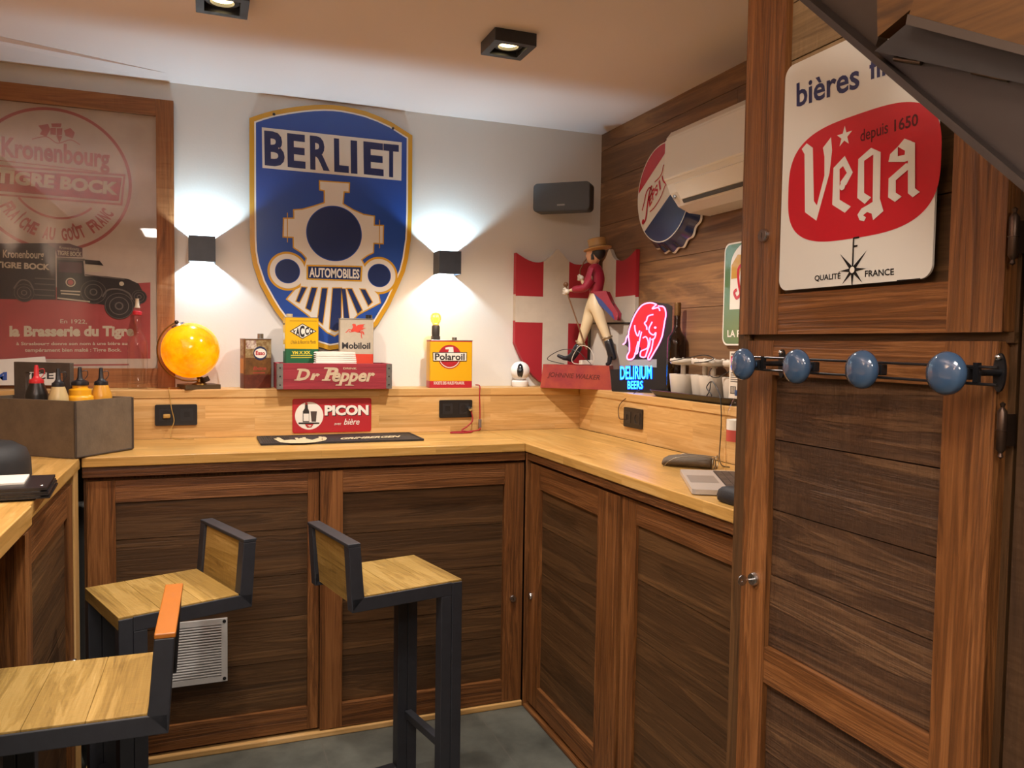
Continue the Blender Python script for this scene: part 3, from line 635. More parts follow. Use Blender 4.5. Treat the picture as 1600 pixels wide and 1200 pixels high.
m.text(P,'à Strasbourg donne son nom à une bière au',*k2((118,835),(918,833),(118,805)),TRL,2,.02); m.text(P,'tempérament bien malté : Tigre Bock.',*k2((180,885),(875,882),(180,850)),TRL,2,.02)
m.stroke(P,k2((530,972),(930,968)),.006,PRD2,1)
m.build('print',pt)
m=MB(); Pg=BACK(-.025); m.prism([(X0+.061,Z0+.072),(X1-.061,Z0+.072),(X1-.061,Z1-.061),(X0+.061,Z1-.061)],Pg,0,.002,glass('picture_glass')); m.build('glass_pane',pt)
# ---- white card with blue letters leaning behind the caddy
P=Pl((-1.0,-.05,ZL),(1,0,0))
m=MB(); CARD=mat('white_card','#cdcac4',.6); m.prism([P.px(*p) for p in ((-60,566),(70,557),(72,566),(86,566),(88,602),(-60,602))],P,-.006,0,CARD); m.text(P,'M',*[(-14,596),(11,594),(-14,583)],EN('blue','#2b4d9c'),1,.05); m.text(P,'VICE',*[(32,594),(84,592),(32,583)],PRK,1,.02)
tag(m.build('card'),'white card with dark letters standing behind the grey-brown caddy','card')
# ---- small red plate on the splash board
P=BACK(YL-.0005); k6=K(4,380,560)
q=[P.px(*p) for p in k6((308,468),(800,455),(802,247),(308,255))]; x0,y0,x1,y1=q[0][0],(q[0][1]+q[1][1])/2,q[1][0],(q[2][1]+q[3][1])/2
P=BACK(YL+.0035); m=MB(); m.prism(rrect(x0,y0,x1,y1,.008),P,0,.003,RED); ART=.003
m.prism(rrect(x0+.003,y0+.003,x1-.003,y1-.003,.006),P,None,.0034,PRR); 
c=P.px(*k6((412,358))[0]); r=P.px(*k6((500,358))[0])[0]-c[0]; m.ring(P,c,0,r,WHITE,2)
m.poly(P,k6((372,330),(384,312),(386,285),(402,285),(404,312),(412,330),(412,398),(372,398)),mat('picture_bottle','#2c2420',.5),3); m.poly(P,k6((376,345),(410,345),(410,392),(376,392)),WHITE,4); m.poly(P,k6((387,275),(401,275),(401,288),(387,288)),PRR,4)
m.poly(P,k6((420,330),(460,330),(454,395),(427,395)),mat('picture_glass_beer','#4a3b35',.5),3); m.poly(P,k6((345,400),(475,400),(475,407),(345,409)),PRK,5); m.poly(P,k6((385,410),(440,408),(425,430),(400,432)),PRR,5); m.poly(P,k6((400,418),(426,417),(416,426)),WHITE,6)
m.text(P,'PICON',*k6((512,362),(786,358),(512,297)),PRK,2,.06); m.text(P,'PICON',*k6((508,357),(782,354),(508,292)),WHITE,3,.05)
m.text(P,'bière',*k6((628,415),(726,413),(628,376)),WHITE,3,.01,shear=.3); m.text(P,'avec',*k6((568,417),(612,415),(568,405)),WHITE,3,.0,shear=.3)
ART=0.
tag(m.build('metal_plate',bevel=.001),'small red metal plate with a bottle and glass, on the splash board','sign')
# ---- tall white sign with red field on the tall cupboard
P=RIGHT(XV-.003); c0=K(4,1240,0); c3=K(3.8095,1180,0); c7=K(3.8095,1180,280)
q=[P.px(*p) for p in ((1232,104),(1474,190),(1225,455),(1470,437))]
vx0,vx1=q[2][0]-.001,q[1][0]+.001; vz0=q[2][1]; 
zt=1.976; SWH=EN('off_white','#d3d1c8')
m=MB(); m.prism(rrect(vx0,vz0,vx1,zt,.022,8),P,.008,.012,SWH); m.prism(rrect(vx0+.03,vz0+.03,vx1-.03,zt-.03,.01),P,-.012,.008,BLKP); ART=.012; P2=P; P=RIGHT(XV-.015); ART=0.
V0=K(3.8095,1180,0)
field=c0((-20,980),(0,925),(40,870),(110,800),(200,745),(300,700),(430,652),(560,622),(680,606),(760,604),(840,612),(900,640),(960,700),(985,780))[1:-2]+[(1478,168),(1482,215)]+c7((1085,0),(1068,60),(1045,115),(1000,190),(920,245),(820,290),(700,335),(580,365),(480,378),(400,380),(330,372),(270,352),(230,310),(208,240),(198,150),(196,50),(198,0))+[(1232,262),(1235,245)]
# the field of the sign as an upright superellipse, fitted to its outline
fq=[P.px(*p) for p in ((1232,300),(1473,262),(1300,380),(1417,151))]
fx0,fx1=fq[0][0],fq[1][0]-.003; fz0=P.px(1288,379.5)[1]; fz1=P.px(1420,151)[1]
cxx,czz,ra,rb=(fx0+fx1)/2,(fz0+fz1)/2,(fx1-fx0)/2,(fz1-fz0)/2
def sup(n=96,e=2/3.1): 
    f=lambda v:math.copysign(abs(v)**e,v)
    return [(cxx+ra*f(math.cos(2*math.pi*i/n)),czz+rb*f(math.sin(2*math.pi*i/n))) for i in range(n)]
m.poly(P,sup(),RED,1,px=False)
LET=SWH
kV=K(2.5316,968,156)
for iL,pl in enumerate((((722,195),(742,172),(766,190),(770,400),(782,418),(812,300),(812,225),(806,190),(838,148),(842,200),(832,290),(780,478),(735,445),(733,215)),
  ((848,270),(872,250),(872,398),(843,415)),((843,415),(872,395),(917,422),(893,447)),((848,270),(893,222),(925,287),(903,292),(886,262),(872,275)),((925,287),(903,287),(876,325),(880,350),(900,335)),
  ((947,235),(970,218),(970,370),(943,388)),((947,235),(998,190),(1036,207),(1034,228),(1005,217),(968,243)),((1007,214),(1036,206),(1033,392),(1047,440),(1006,476),(1000,450),(982,444),(966,457),(978,465),(970,480),(952,476),(944,455),(960,430),(985,416),(1004,404)),((943,388),(970,368),(998,386),(973,412)),
  ((1068,312),(1096,288),(1096,370),(1066,386)),((1066,386),(1094,366),(1120,383),(1093,404)),((1068,312),(1136,252),(1147,252),(1147,275),(1095,320)),((1145,160),(1173,170),(1173,350),(1192,365),(1164,386),(1145,370)),((1068,246),(1075,215),(1105,186),(1105,224),(1147,214),(1147,240),(1132,246)),((1100,192),(1132,154),(1160,164),(1160,220),(1132,226),(1134,202),(1106,186)))): m.poly(P,kV(*pl),LET,2+iL*.3)
c=P.px(*kV((886,343))[0]); m.ring(P,c,0,.0065,LET,7)
def star(cx,cy,r0,r1,n,a=90): return [(cx+(r0 if i%2==0 else r1)*math.cos(math.radians(a+180*i/n)),cy+(r0 if i%2==0 else r1)*math.sin(math.radians(a+180*i/n))) for i in range(2*n)]
c=P.px(*c3((533,812))[0]); m.poly(P,star(c[0],c[1],.0185,.0072,5),LET,2,px=False)
DR=EN('dark_red','#4d1014')
m.text(P,'depuis',*c3((628,868),(793,815),(628,775)),DR,2,.01); m.text(P,'1650',*c3((830,785),(972,748),(830,712)),DR,2,.02)
IB=EN('ink_blue','#222a55')
m.text(P,'bières',*c3((248,640),(622,525),(248,497)),IB,2,.02); m.text(P,'fines',*c3((682,478),(960,395),(682,345)),IB,2,.02)
c=P.px(*c7((581,540))[0]); u_=P.px(*c7((661,518))[0])[0]-c[0]
for i in range(8):
    a=math.radians(90+45*i); L_=u_*(1.45 if i in(1,7) else (1.0 if i%2==0 else 1.1))*(1.1 if i==4 else 1); d=Vector((math.cos(a),math.sin(a))); t=Vector((-d.y,d.x)); cc2=Vector(c)
    w_=.0042
    if i==0: m.stroke(P,[cc2+d*.005,cc2+d*u_*1.85],.0035,INK,2,px=False); m.stroke(P,[cc2+d*u_*1.82,cc2+d*u_*1.82+Vector((.013,0))],.003,INK,3,px=False); m.stroke(P,[cc2+d*u_*1.35,cc2+d*u_*1.35+Vector((.010,0))],.003,INK,3,px=False); continue
    m.poly(P,[cc2+t*w_,cc2-t*w_,cc2+d*L_],INK,2,px=False)
m.ring(P,c,0,.0068,INK,3); m.ring(P,c,0,.0055,WHITE,4)
m.text(P,'QUALITÉ',*c7((356,612),(510,598),(356,565)),INK,2,.02); m.text(P,'FRANCE',*c7((655,582),(828,570),(655,544)),INK,2,.02); m.stroke(P,c7((845,604),(985,592)),.0015,INK,2)
tag(m.build('enamel_sign',bevel=.002),'tall white enamel sign with a red field and white gothic lettering, on the tall cupboard','sign')
# ---- green sign half hidden by the tall cupboard
P=RIGHT(XR-.012); k5=K(6,1040,360)
a=P.px(1132,382); b=P.px(1129,537); m=MB(); x0=(a[0]+b[0])/2; x1=x0+.36; z1=P.px(1140,382)[1]+.004; z0=P.px(1140,538)[1]-.004
GRN=EN('green','#4f6b45')
m.prism(rrect(x0,z0,x1,z1,.03,8),P,-.011,0,EN('cream','#d9d3c8')); m.poly(P,rrect(x0+.006,z0+.006,x1-.006,z1-.006,.026,8),GRN,1,px=False)
cx=x0+.18; zc_=z0+.26
m.poly(P,[(cx-.14,zc_-.13),(cx+.14,zc_-.13)]+[(cx+.14*math.cos(math.radians(t)),zc_+.03+.085*math.sin(math.radians(t))) for t in range(0,181,10)],EN('cream','#d9d3c8'),2,px=False)
m.poly(P,[(cx-.135,zc_-.02),(cx-.09,zc_-.02),(cx-.07,zc_+.06),(cx-.1,zc_+.065),(cx-.135,zc_+.03)],EN('ochre','#b58a3e'),3,px=False)
m.stroke(P,[(cx-.07,zc_+.03),(cx-.095,zc_+.01),(cx-.09,zc_-.04),(cx-.08,zc_-.075),(cx-.1,zc_-.09),(cx-.115,zc_-.07),(cx-.1,zc_-.06)],.012,RED,4,px=False,k=6)
m.text(P,'LA R',*k5((582,1000),(712,1000),(582,935)),EN('cream','#d9d3c8'),3,.03)
tag(m.build('enamel_sign',bevel=.0015),'green enamel sign with rounded corners on the wooden wall, half hidden by the tall cupboard','sign')
# ---- bottle-cap sign
cy_,cz_,R_=-.668,2.056,.2; P=Pl((1.345,cy_,cz_),(0,-1,0))
pt_=MB(); nk=21; nn_=nk*8; vs=[];fs=[]
CR=EN('cap_red','#b01f2c'); CB=EN('cap_navy','#222c55'); CW=EN('cap_white','#dedad0')
ringsr=[(R_,0),(R_*1.02,-.004),(R_*1.06,-.018),(R_*1.14,-.045),(R_*1.16,-.052)]
for j,(r,h) in enumerate(ringsr):
    for i in range(nn_):
        t=2*math.pi*i/nn_; amp=[0,.0,.012,.05,.055][j]; rr=r*(1+amp*(.5+.5*math.cos(nk*t))); vs.append(P.W((rr*math.cos(t),rr*math.sin(t)),h))
kp=K(4.614,980,160)
l0,l1=[Vector(P.px(*q)) for q in kp((80,665),(265,380))]; m0=Vector(P.px(*kp((130,942))[0])); m1=Vector(P.px(*kp((315,640))[0])); tt=(l1-l0).normalized(); dx_,dy_=-tt.y,tt.x; HI=l0.dot(Vector((dx_,dy_)))/R_; LO=((m0+m1)/2).dot(Vector((dx_,dy_)))/R_
def region(a): # colour of the cap by direction, as the stripes run across it
    d=math.cos(a)*dx_+math.sin(a)*dy_
    return CR if d>HI else (CW if d>LO else CB)
for i in range(nn_):
    mm=region(2*math.pi*(i+.5)/nn_)
    for j in range(4):
        pt_.add([vs[j*nn_+i],vs[(j+1)*nn_+i],vs[(j+1)*nn_+(i+1)%nn_],vs[j*nn_+(i+1)%nn_]],[(0,1,2,3)],CW if j==3 else mm)
dl_=math.hypot(dx_,dy_); D=Vector((dx_/dl_,dy_/dl_)); T=Vector((D.y,-D.x))
def band(lo,hi,mm,L):
    pts=[]; a=math.acos(max(-1,min(1,lo))); b=math.acos(max(-1,min(1,hi)))
    base=math.atan2(D.y,D.x)
    A=[base+b+(a-b)*i/24 for i in range(25)]; Bq=[base-a+(a-b)*i/24 for i in range(25)]
    pt_.poly(P,[(R_*math.cos(t),R_*math.sin(t)) for t in A+Bq],mm,L,px=False)
pt_.prism(circ(0,0,R_,96),P,None,.0,CW); band(HI,1,CR,1); band(-1,LO,CB,1)
pt_.stroke(P,circ(0,0,R_*.985,96),.004,CW,2,px=False,closed=True)
# lettering along the white band
o_=Vector((0,0))
kp=K(4.614,980,160)
pt_.stroke(P,kp((120,870),(135,840),(150,720),(165,640),(180,600)),.010,CR,4,k=6); pt_.stroke(P,kp((110,780),(125,720),(140,650),(165,615),(180,640),(165,690),(150,705)),.007,CR,4,k=6); pt_.ring(P,P.px(*kp((117,862))[0]),0,.011,CR,4)
for ch,a,b,c in (('E',(162,757),(182,720),(155,690)),('P',(185,712),(206,672),(177,645)),('S',(206,683),(226,648),(200,618)),('I',(236,640),(246,622),(228,572))): pt_.text(P,ch,*kp(a,b,c),CR,4,.03)
pt_.stroke(P,kp((165,790),(200,755),(240,690),(272,610),(285,585)),.005,CR,4,k=6); pt_.stroke(P,kp((200,575),(235,540),(255,500),(262,460),(268,450)),.005,CR,4,k=6); pt_.stroke(P,kp((255,530),(262,565),(285,585),(300,580)),.008,CR,4,k=6)
tag(pt_.build('bottle_cap_sign',smooth=50),'giant red, white and blue bottle cap on the wooden wall, behind the air conditioner','sign')
# ================================================================= devices on the walls
AW=mat('appliance_white','#d8d4ca',.3); 
ac=thing('air_conditioner',(1.31,-1.35,1.93),'white wall air conditioner high on the wooden wall','air conditioner')
prof=[(XR-.001,2.235),(1.225,2.225),(1.205,2.20),(1.200,2.045),(1.212,2.03),(1.225,2.0),(1.262,1.955),(1.31,1.935),(XR-.001,1.930)]
Pa=Pl((0,-1.72,0),(1,0,0)); m=MB(); m.prism(prof,Pa,-.806,0,AW); m.build('body',ac,bevel=.006)
m=MB(); Pq=Pl((0,-1.72,0),(1,0,0)); m.prism([(1.2065,2.19),(1.1985,2.19),(1.1955,2.05),(1.2,2.042),(1.207,2.048)],Pq,-.803,.0,AW); m.build('front_panel',ac,bevel=.002)
m=MB(); a=Vector((1.211,0,2.028)); b=Vector((1.256,0,1.957)); e=(b-a).normalized(); nn=Vector((-e.z,0,e.x)); nn=nn if nn.x<0 else -nn
for p0,p1,h0,h1,mm in ((0.002,.062,-.004,.004,AW),(.066,.08,-.006,.0015,BLKP)):
    q=[a+e*p0+nn*h0,a+e*p1+nn*h0,a+e*p1+nn*h1,a+e*p0+nn*h1]; y0,y1=-.965,-1.71
    m.add([Vector((v.x,y0,v.z)) for v in q]+[Vector((v.x,y1,v.z)) for v in q],[(0,1,2,3),(7,6,5,4),(0,4,5,1),(1,5,6,2),(2,6,7,3),(3,7,4,0)],mm)
m.build('air_flap',ac)
P=RIGHT(1.1972); m=MB(); m.text(P,'HITACHI',*[(1134.5,241.5),(1146.5,238),(1134,238.5)],mat('print_grey','#55524e',.5),1,.02); m.build('maker_plate',ac)
m=MB(); m.sphere((1.232,-.935,1.985),.009,STEEL,14,8,(.5,1,1)); m.build('sensor_window',ac,smooth=60)
# speaker across the corner
a=atz(833,287,2.165); b=atz(922,282,2.165); e=(b-a).normalized(); L_=(b-a).length; P=Pl(a,e); zb=(hit(834,332,P.o,P.n).z+hit(923,327,P.o,P.n).z)/2-2.165
sp=thing('speaker',a+e*L_/2+Vector((0,0,zb)),'grey rectangular loudspeaker high in the corner','speaker')
m=MB(); m.prism(rrect(0,zb,L_,0,.02),P,-.075,-.006,mat('speaker_body','#3b3d40',.5)); m.build('body',sp,bevel=.003)
m=MB(); m.prism(rrect(.002,zb+.002,L_-.002,-.002,.018),P,-.006,.0,mat('speaker_cloth','#4d5054',.8,bump=.3,bscale=900)); m.build('grille',sp,bevel=.002)
m=MB(); m.obox(P,L_/2-.018,L_/2+.018,zb+.024,zb+.031,0,.0008,mat('badge_grey','#8b8d8f',.4)); m.build('badge',sp)
m=MB(); mid=P.W((L_/2,zb*.6),-.075); m.tube([mid,mid+Vector((.02,.03,0)),Vector((min(mid.x+.05,1.39),-.003,mid.z))],.012,BLKP); m.build('wall_bracket',sp)
# sockets
def socket(P,x0,x1,z0,z1,label,plug=None):
    t=thing('wall_socket',P.W(((x0+x1)/2,z0)),label,'socket','black wall sockets'); m=MB()
    m.prism(rrect(x0,z0,x1,z1,.006),P,0,.007,BLKP); m.build('cover_plate',t,bevel=.0015)
    n=2 if x1-x0>.12 else 1; w=(x1-x0)/n
    for i in range(n):
        c=(x0+w*(i+.5),(z0+z1)/2); m=MB(); IN=mat('socket_insert','#232428',.3)
        m.prism(rrect(c[0]-.023,c[1]-.023,c[0]+.023,c[1]+.023,.004),P,.007,.0085,IN,[circ(c[0],c[1],.018,28)] if (n==1 or i==(0 if plug=='l' else 1)) else [rrect(c[0]-.011,c[1]-.011,c[0]+.011,c[1]+.011,.001)])
        m.build('insert',t)
PB2=BACK(YL+.0035); PR2=RIGHT(XL+.0035)
socket(PB2,-.565,-.414,1.102,1.183,'black double wall socket under the orange globe lamp','l')
socket(PB2,.563,.713,1.111,1.188,'black double wall socket under the yellow and red oil can')
socket(PR2,.587,.735,1.103,1.183,'black wall socket on the right splash board, below the neon sign')
def cord(name,pts,r,m_,label,cat='cable',k=8): 
    m=MB(); m.tube(catmull(pts,k),r,m_,8); return tag(m.build(name,smooth=60),label,cat)
# ================================================================= things on the shelf
# clear bottle with red collar
t=thing('glass_bottle',(-.629,-.08,ZL),'tall clear empty bottle with a red collar, in front of the poster','bottle'); G=glass('clear_glass','#ffffff',fres=1.4)
m=MB(); m.lathe([(.0001,.002),(.034,.001),(.036,.006),(.036,.165),(.034,.185),(.024,.21),(.0135,.225),(.0125,.29),(.0125,.312)],(-.629,-.08,ZL),G,36); m.lathe([(.0001,.022),(.0345,.021)],(-.629,-.08,ZL),G,36); m.build('body',t,smooth=50)
m=MB(); m.lathe([(.0128,.285),(.0165,.287),(.0165,.298),(.0128,.302)],(-.629,-.08,ZL),mat('red_plastic','#b3202b',.35),28); m.build('collar',t,smooth=40)
m=MB(); m.lathe([(.009,.312),(.0105,.314),(.0075,.325),(.0062,.347),(.0075,.349)],(-.629,-.08,ZL),mat('cork_stopper','#b8a48a',.6),20); m.build('stopper',t,smooth=40)
# globe lamp
gc=Vector((-.437,-.13,1.392)); gr=.108
t=thing('globe_lamp',(-.42,-.08,ZL),'glowing orange terrestrial globe lamp on a square wooden foot','lamp')
gm=bpy.data.materials.new('lit_globe'); gm.use_nodes=True
def _g(tr):
    N=tr.nodes.new; L=tr.links.new; b=tr.nodes['Principled BSDF']; tc=N('ShaderNodeTexCoord'); n=N('ShaderNodeTexNoise'); n.inputs['Scale'].default_value=9; n.inputs['Detail'].default_value=9; n.inputs['Roughness'].default_value=.75; L(tc.outputs['Object'],n.inputs['Vector'])
    r=N('ShaderNodeValToRGB'); e=r.color_ramp.elements; e[0].color=lin('#e87400'); e[1].color=lin('#f59206'); e[0].position=.4; e[1].position=.6; L(n.outputs['Fac'],r.inputs[0])
    L(r.outputs[0],b.inputs['Base Color']); L(r.outputs[0],b.inputs['Emission Color']); b.inputs['Emission Strength'].default_value=1.12; b.inputs['Roughness'].default_value=.12
_g(gm.node_tree)
m=MB(); m.sphere(gc,gr,gm,48,32); m.build('globe',t,smooth=80)
m=MB(); td=Vector((-.42,0,.91)).normalized(); sd=Vector((td.z,0,-td.x))
arc=[gc+td*((gr+.012)*math.cos(a_))-sd*((gr+.012)*math.sin(a_)) for a_ in [math.radians(x) for x in range(0,181,6)]]
m.tube(arc,.003,mat('brass','#7a5a2a',.3,.9),8); m.sphere(arc[0],.008,HG,14,10); m.build('meridian_arm',t,smooth=60)
m=MB(); m.lathe([(.028,-.014),(.024,-.004),(.0001,0)],gc+td*(gr+.008),CHR,24,td); m.build('pole_cap',t,smooth=50)
m=MB(); m.lathe([(.016,.0),(.016,.02)],gc-td*(gr+.028),HG,16,td); m.build('pivot_knob',t,smooth=50)
m=MB(); m.lathe([(.03,0),(.028,.006),(.012,.012),(.009,.024),(.014,.032)],(-.405,-.125,ZL+.016),mat('brass','#7a5a2a',.3,.9),24); m.build('stem',t,smooth=40)
m=MB(); cz=(-.408,-.098); ang=math.radians(18); Pq=Pl((cz[0],cz[1],ZL+.0005),(math.cos(ang),math.sin(ang),0),(-math.sin(ang),math.cos(ang),0)); m.prism([(-.068,-.055),(.068,-.055),(.068,.055),(-.068,.055)],Pq,0,.0175,mat('dark_foot','#4a3a26',.4)); m.build('foot',t,bevel=.002)
cord('cable',[(-.47,-.09,ZL+.006),(-.50,-.12,ZL+.004),(-.515,-.158,ZL+.004),(-.512,-.168,1.22),(-.506,-.172,1.17),(-.497,-.175,1.12),(-.51,-.185,1.08),(-.50,-.20,1.056),(-.455,-.22,1.054),(-.425,-.21,1.0535)],.0017,mat('gold_cord','#a8843f',.5),'thin gold cord hanging from the globe lamp to the socket below')
m=MB(); m.box((-.535,-.19,1.133),(-.51,-.163,1.147),mat('gold_cord','#a8843f',.5)); tag(m.build('plug',bevel=.003),'small pale plug in the socket under the globe lamp','plug')
# ---- oil cans
def can(name,label,f0,f1,dep,h,z,artf,cols,cap,lamp_top=False):
    f0=Vector(f0+(z,)); f1=Vector(f1+(z,)); P=Pl(f0,f1-f0); W_=(f1-f0).length; Pt=Pl(f0,P.ex,-P.n)  # Pt: plan
    Pt.n=Vector((0,0,1)); t=thing(name,f0+P.ex*W_/2-P.n*dep/2,label,'can'); m=MB()
    zz=0
    for hh,mm in cols: m.prism(rrect(0,0,W_,dep,.007,4),Pt,zz,zz+hh,mm,back=False); zz+=hh
    m.prism(rrect(.001,.001,W_-.001,dep-.001,.007,4),Pt,zz,zz+.0015,mat('tin','#8f8a80',.35,.9))
    m.tube([Pt.W(p,zz) for p in rrect(0,0,W_,dep,.007,4)],.0016,mat('tin','#8f8a80',.35,.9),6,True)
    artf(m,P,W_,zz,Pl(f0-P.n*dep,P.n),Pl(f1,-P.n)); body=m.build('body',t,smooth=30)
    if cap:
        cx,cw,ch,mm=cap; m=MB(); m.lathe([(cw,0),(cw,ch),(cw*.9,ch+.001),(.0001,ch+.001)],Pt.W((cx,dep/2),zz+.001),mm,20); m.build('cap',t,smooth=40)
    return t,P,Pt,W_
k8=K(8,420,480)
def art_esso(m,P,W_,h,SL,SR):
    S=lambda q:q
    m.poly(P,[(.003,h*.62),(W_-.003,h*.62),(W_-.003,h*.97),(.003,h*.97)],mat('can_pale','#9a8a63',.5,noise=.5,nscale=60,col2='#6b4a1d'),1,px=False)
    m.poly(P,[(.006,h*.8),(.05,h*.8),(.045,h*.97),(.006,h*.97)],mat('can_cream','#c9bfae',.5,noise=.5,nscale=70,col2='#7a4c4c'),2,px=False)
    c=(W_*.57,h*.71); m.ring(P,c,0,.028,mat('can_navy','#26304f',.4),3); m.prism(circ(c[0],c[1],.0245,40,.0195),P,None,.0016,PRW); m.text(P,'Esso',(c[0]-.019,c[1]-.008),(c[0]+.019,c[1]-.008),(c[0]-.019,c[1]+.010),PRR,5,.04,px=False)
    m.text(P,'Extra',(W_*.3,h*.37),(W_*.8,h*.37),(W_*.3,h*.44),mat('can_red','#8f3a2a',.5),1,.05,px=False,shear=.2); m.stroke(P,[(W_*.3,h*.31),(W_*.75,h*.31)],.004,mat('can_red','#8f3a2a',.5),1,px=False)
    for a,b,mm in ((.66,.97,mat('can_pale','#9a8a63',.5)),(.3,.6,mat('can_orange','#a8702a',.5))): m.poly(SL,[(.008,h*a),(.05,h*a),(.05,h*b),(.008,h*b)],mm,1,px=False)
can('oil_can','old brown and red oil can with an oval badge, beside the globe lamp',(-.236,-.112),(-.129,-.082),.062,.2,ZL+.0005,art_esso,[(.055,mat('can_rust','#5d2a1b',.45,noise=.5,nscale=30)),(.145,mat('can_brown','#6f4a22',.45,noise=.5,nscale=30))],(.075,.012,.02,mat('tin','#8f8a80',.35,.9)))
DG=mat('can_green','#1f5b3a',.4)
def art_yacco(m,P,W_,h,SL,SR):
    q=[P.px(*p) for p in k8((265,300),(420,395),(592,300),(420,205))]; m.poly(P,inset(q,-.0008),PRK,1,px=False); m.poly(P,inset(q,.0022),PRW,2,px=False)
    for ch,a,b,c in (('Y',(292,330),(338,345),(292,275)),('A',(338,352),(386,362),(338,252)),('C',(384,375),(446,375),(384,228)),('C',(452,350),(500,345),(452,252)),('O',(505,335),(556,330),(505,270))): m.text(P,ch,*k8(a,b,c),PRK,3,.05)
    m.text(P,"L'Huile du Record du Monde",*k8((275,460),(588,455),(275,412)),PRK,1,.0,shear=.3); m.stroke(P,k8((260,170),(600,175)),.0015,PRK,1)
    YL_=mat('can_lettering','#d8c23a',.5); m.text(P,'YM X XX',*k8((285,588),(520,585),(285,550)),YL_,1,.05); m.stroke(P,k8((275,603),(540,602)),.003,YL_,1); m.stroke(P,k8((275,630),(540,628)),.0025,YL_,1)
    m.poly(SL,[(.012,h*.5),(.048,h*.5),(.048,h*.6),(.012,h*.6)],PRW,1,px=False); m.ring(SL,(.03,h*.72),0,.016,PRW,1); m.stroke(SL,[(.012,h*.9),(.048,h*.9)],.006,PRK,1,px=False); m.poly(SL,[(.012,h*.07),(.048,h*.07),(.048,h*.12),(.012,h*.12)],YL_,1,px=False)
zc0=ZL+.013
ya=aty(446,497,-.112).x; yb=aty(498,497,-.095).x
can('oil_can','yellow and green oil can standing in the red wooden crate',(ya,-.112),(yb,-.1),.06,.28,zc0,art_yacco,[(aty(470,545,-.105).z-zc0,DG),(aty(470,496,-.105).z-aty(470,545,-.105).z,PRY)],(.022,.013,.012,mat('cap_cream','#c9b890',.5)))
def art_mobil(m,P,W_,h,SL,SR):
    m.text(P,'Mobiloil',*k8((915,520),(1268,522),(915,440)),PRK,1,.03)
    RR=mat('horse_red','#c9402f',.45)
    m.poly(P,k8((1040,215),(1060,205),(1085,212),(1095,240),(1120,262),(1150,290),(1140,318),(1110,318),(1075,305),(1040,312),(1025,290),(1045,265),(1052,240)),RR,1)
    m.poly(P,k8((1085,250),(1110,225),(1150,215),(1205,212),(1175,232),(1195,236),(1168,250),(1215,262),(1170,270),(1190,282),(1140,285)),RR,2)
    for st in (((1040,285),(1000,280),(985,300),(960,318)),((1050,300),(1020,310),(1000,300)),((1130,305),(1160,330),(1155,355),(1165,390)),((1120,312),(1170,318),(1190,345)),((1150,295),(1180,310),(1188,335))): m.stroke(P,k8(*st),.0035,RR,1,k=5)
    m.stroke(P,k8((890,155),(1300,158)),.0012,PRK,1)
    m.poly(SR,[(.006,h*.30),(.05,h*.30),(.05,h*.97),(.006,h*.97)],mat('can_side','#d9c0ae',.5,noise=.3,nscale=40),1,px=False)
ma=aty(530.5,500,-.1).x; mb_=aty(584,500,-.115).x
can('oil_can','grey-white oil can with a red winged horse, standing in the red wooden crate',(ma,-.1),(mb_,-.112),.06,.28,zc0,art_mobil,[(aty(560,553,-.105).z-zc0,mat('can_vermilion','#c8412c',.4)),(aty(560,498,-.105).z-aty(560,553,-.105).z,mat('can_grey','#b3a894',.45,noise=.08,nscale=60))],(.125,.014,.016,BLKP))
# ---- red wooden crate
x0,x1=-.117,.343; y0,y1=-.202,-.02; z0,z1=ZL+.0005,1.346
RC=wood('crate_red','#74202a','#8f2b36','#a03c44','X',.6,.2,cross=16,rings=.3); RCY=wood('crate_red','#74202a','#8f2b36','#a03c44','Y',.6,.2,cross=16,rings=.3)
t=thing('drinks_crate',((x0+x1)/2,(y0+y1)/2,z0),'red wooden drinks crate with cream lettering on the shelf','crate')
m=MB(); m.box((x0+.011,y0,z0),(x1-.011,y0+.010,z1),RC); m.box((x0+.011,y1-.010,z0),(x1-.011,y1,z1),RC); m.box((x0,y0,z0),(x0+.0105,y1,z1),RCY); m.box((x1-.0105,y0,z0),(x1,y1,z1),RCY); m.box((x0+.011,y0+.0105,z0),(x1-.011,y1-.0105,z0+.012),RC)
P=BACK(y0-.0002); CRM=mat('stencil_cream','#bda98c',.7,noise=.2,nscale=60)
m.text(P,'D',*k8((340,915),(515,915),(340,768)),CRM,1,.04,shear=.28); m.poly(P,k8((315,915),(325,903),(400,903),(396,918)),CRM,2); m.poly(P,k8((352,785),(358,768),(430,768),(424,785)),CRM,2)
m.text(P,'r',*k8((515,912),(640,912),(515,825)),CRM,1,.07,shear=.28)
m.text(P,'P',*k8((690,912),(872,912),(690,752)),CRM,1,.04,shear=.28); m.poly(P,k8((660,918),(668,900),(775,900),(768,918)),CRM,2); m.poly(P,k8((688,770),(695,752),(760,752),(754,770)),CRM,2)
m.text(P,'epper',*k8((790,980),(1328,980),(790,815)),CRM,3,.035,shear=.28); m.poly(P,k8((832,980),(838,965),(912,965),(908,980)),CRM,4); m.poly(P,k8((950,980),(956,965),(1030,965),(1070,980)),CRM,4)
m.text(P,'DRINK',*k8((930,776),(1100,778),(930,752)),CRM,1,.03)
m.build('box',t,bevel=.001)
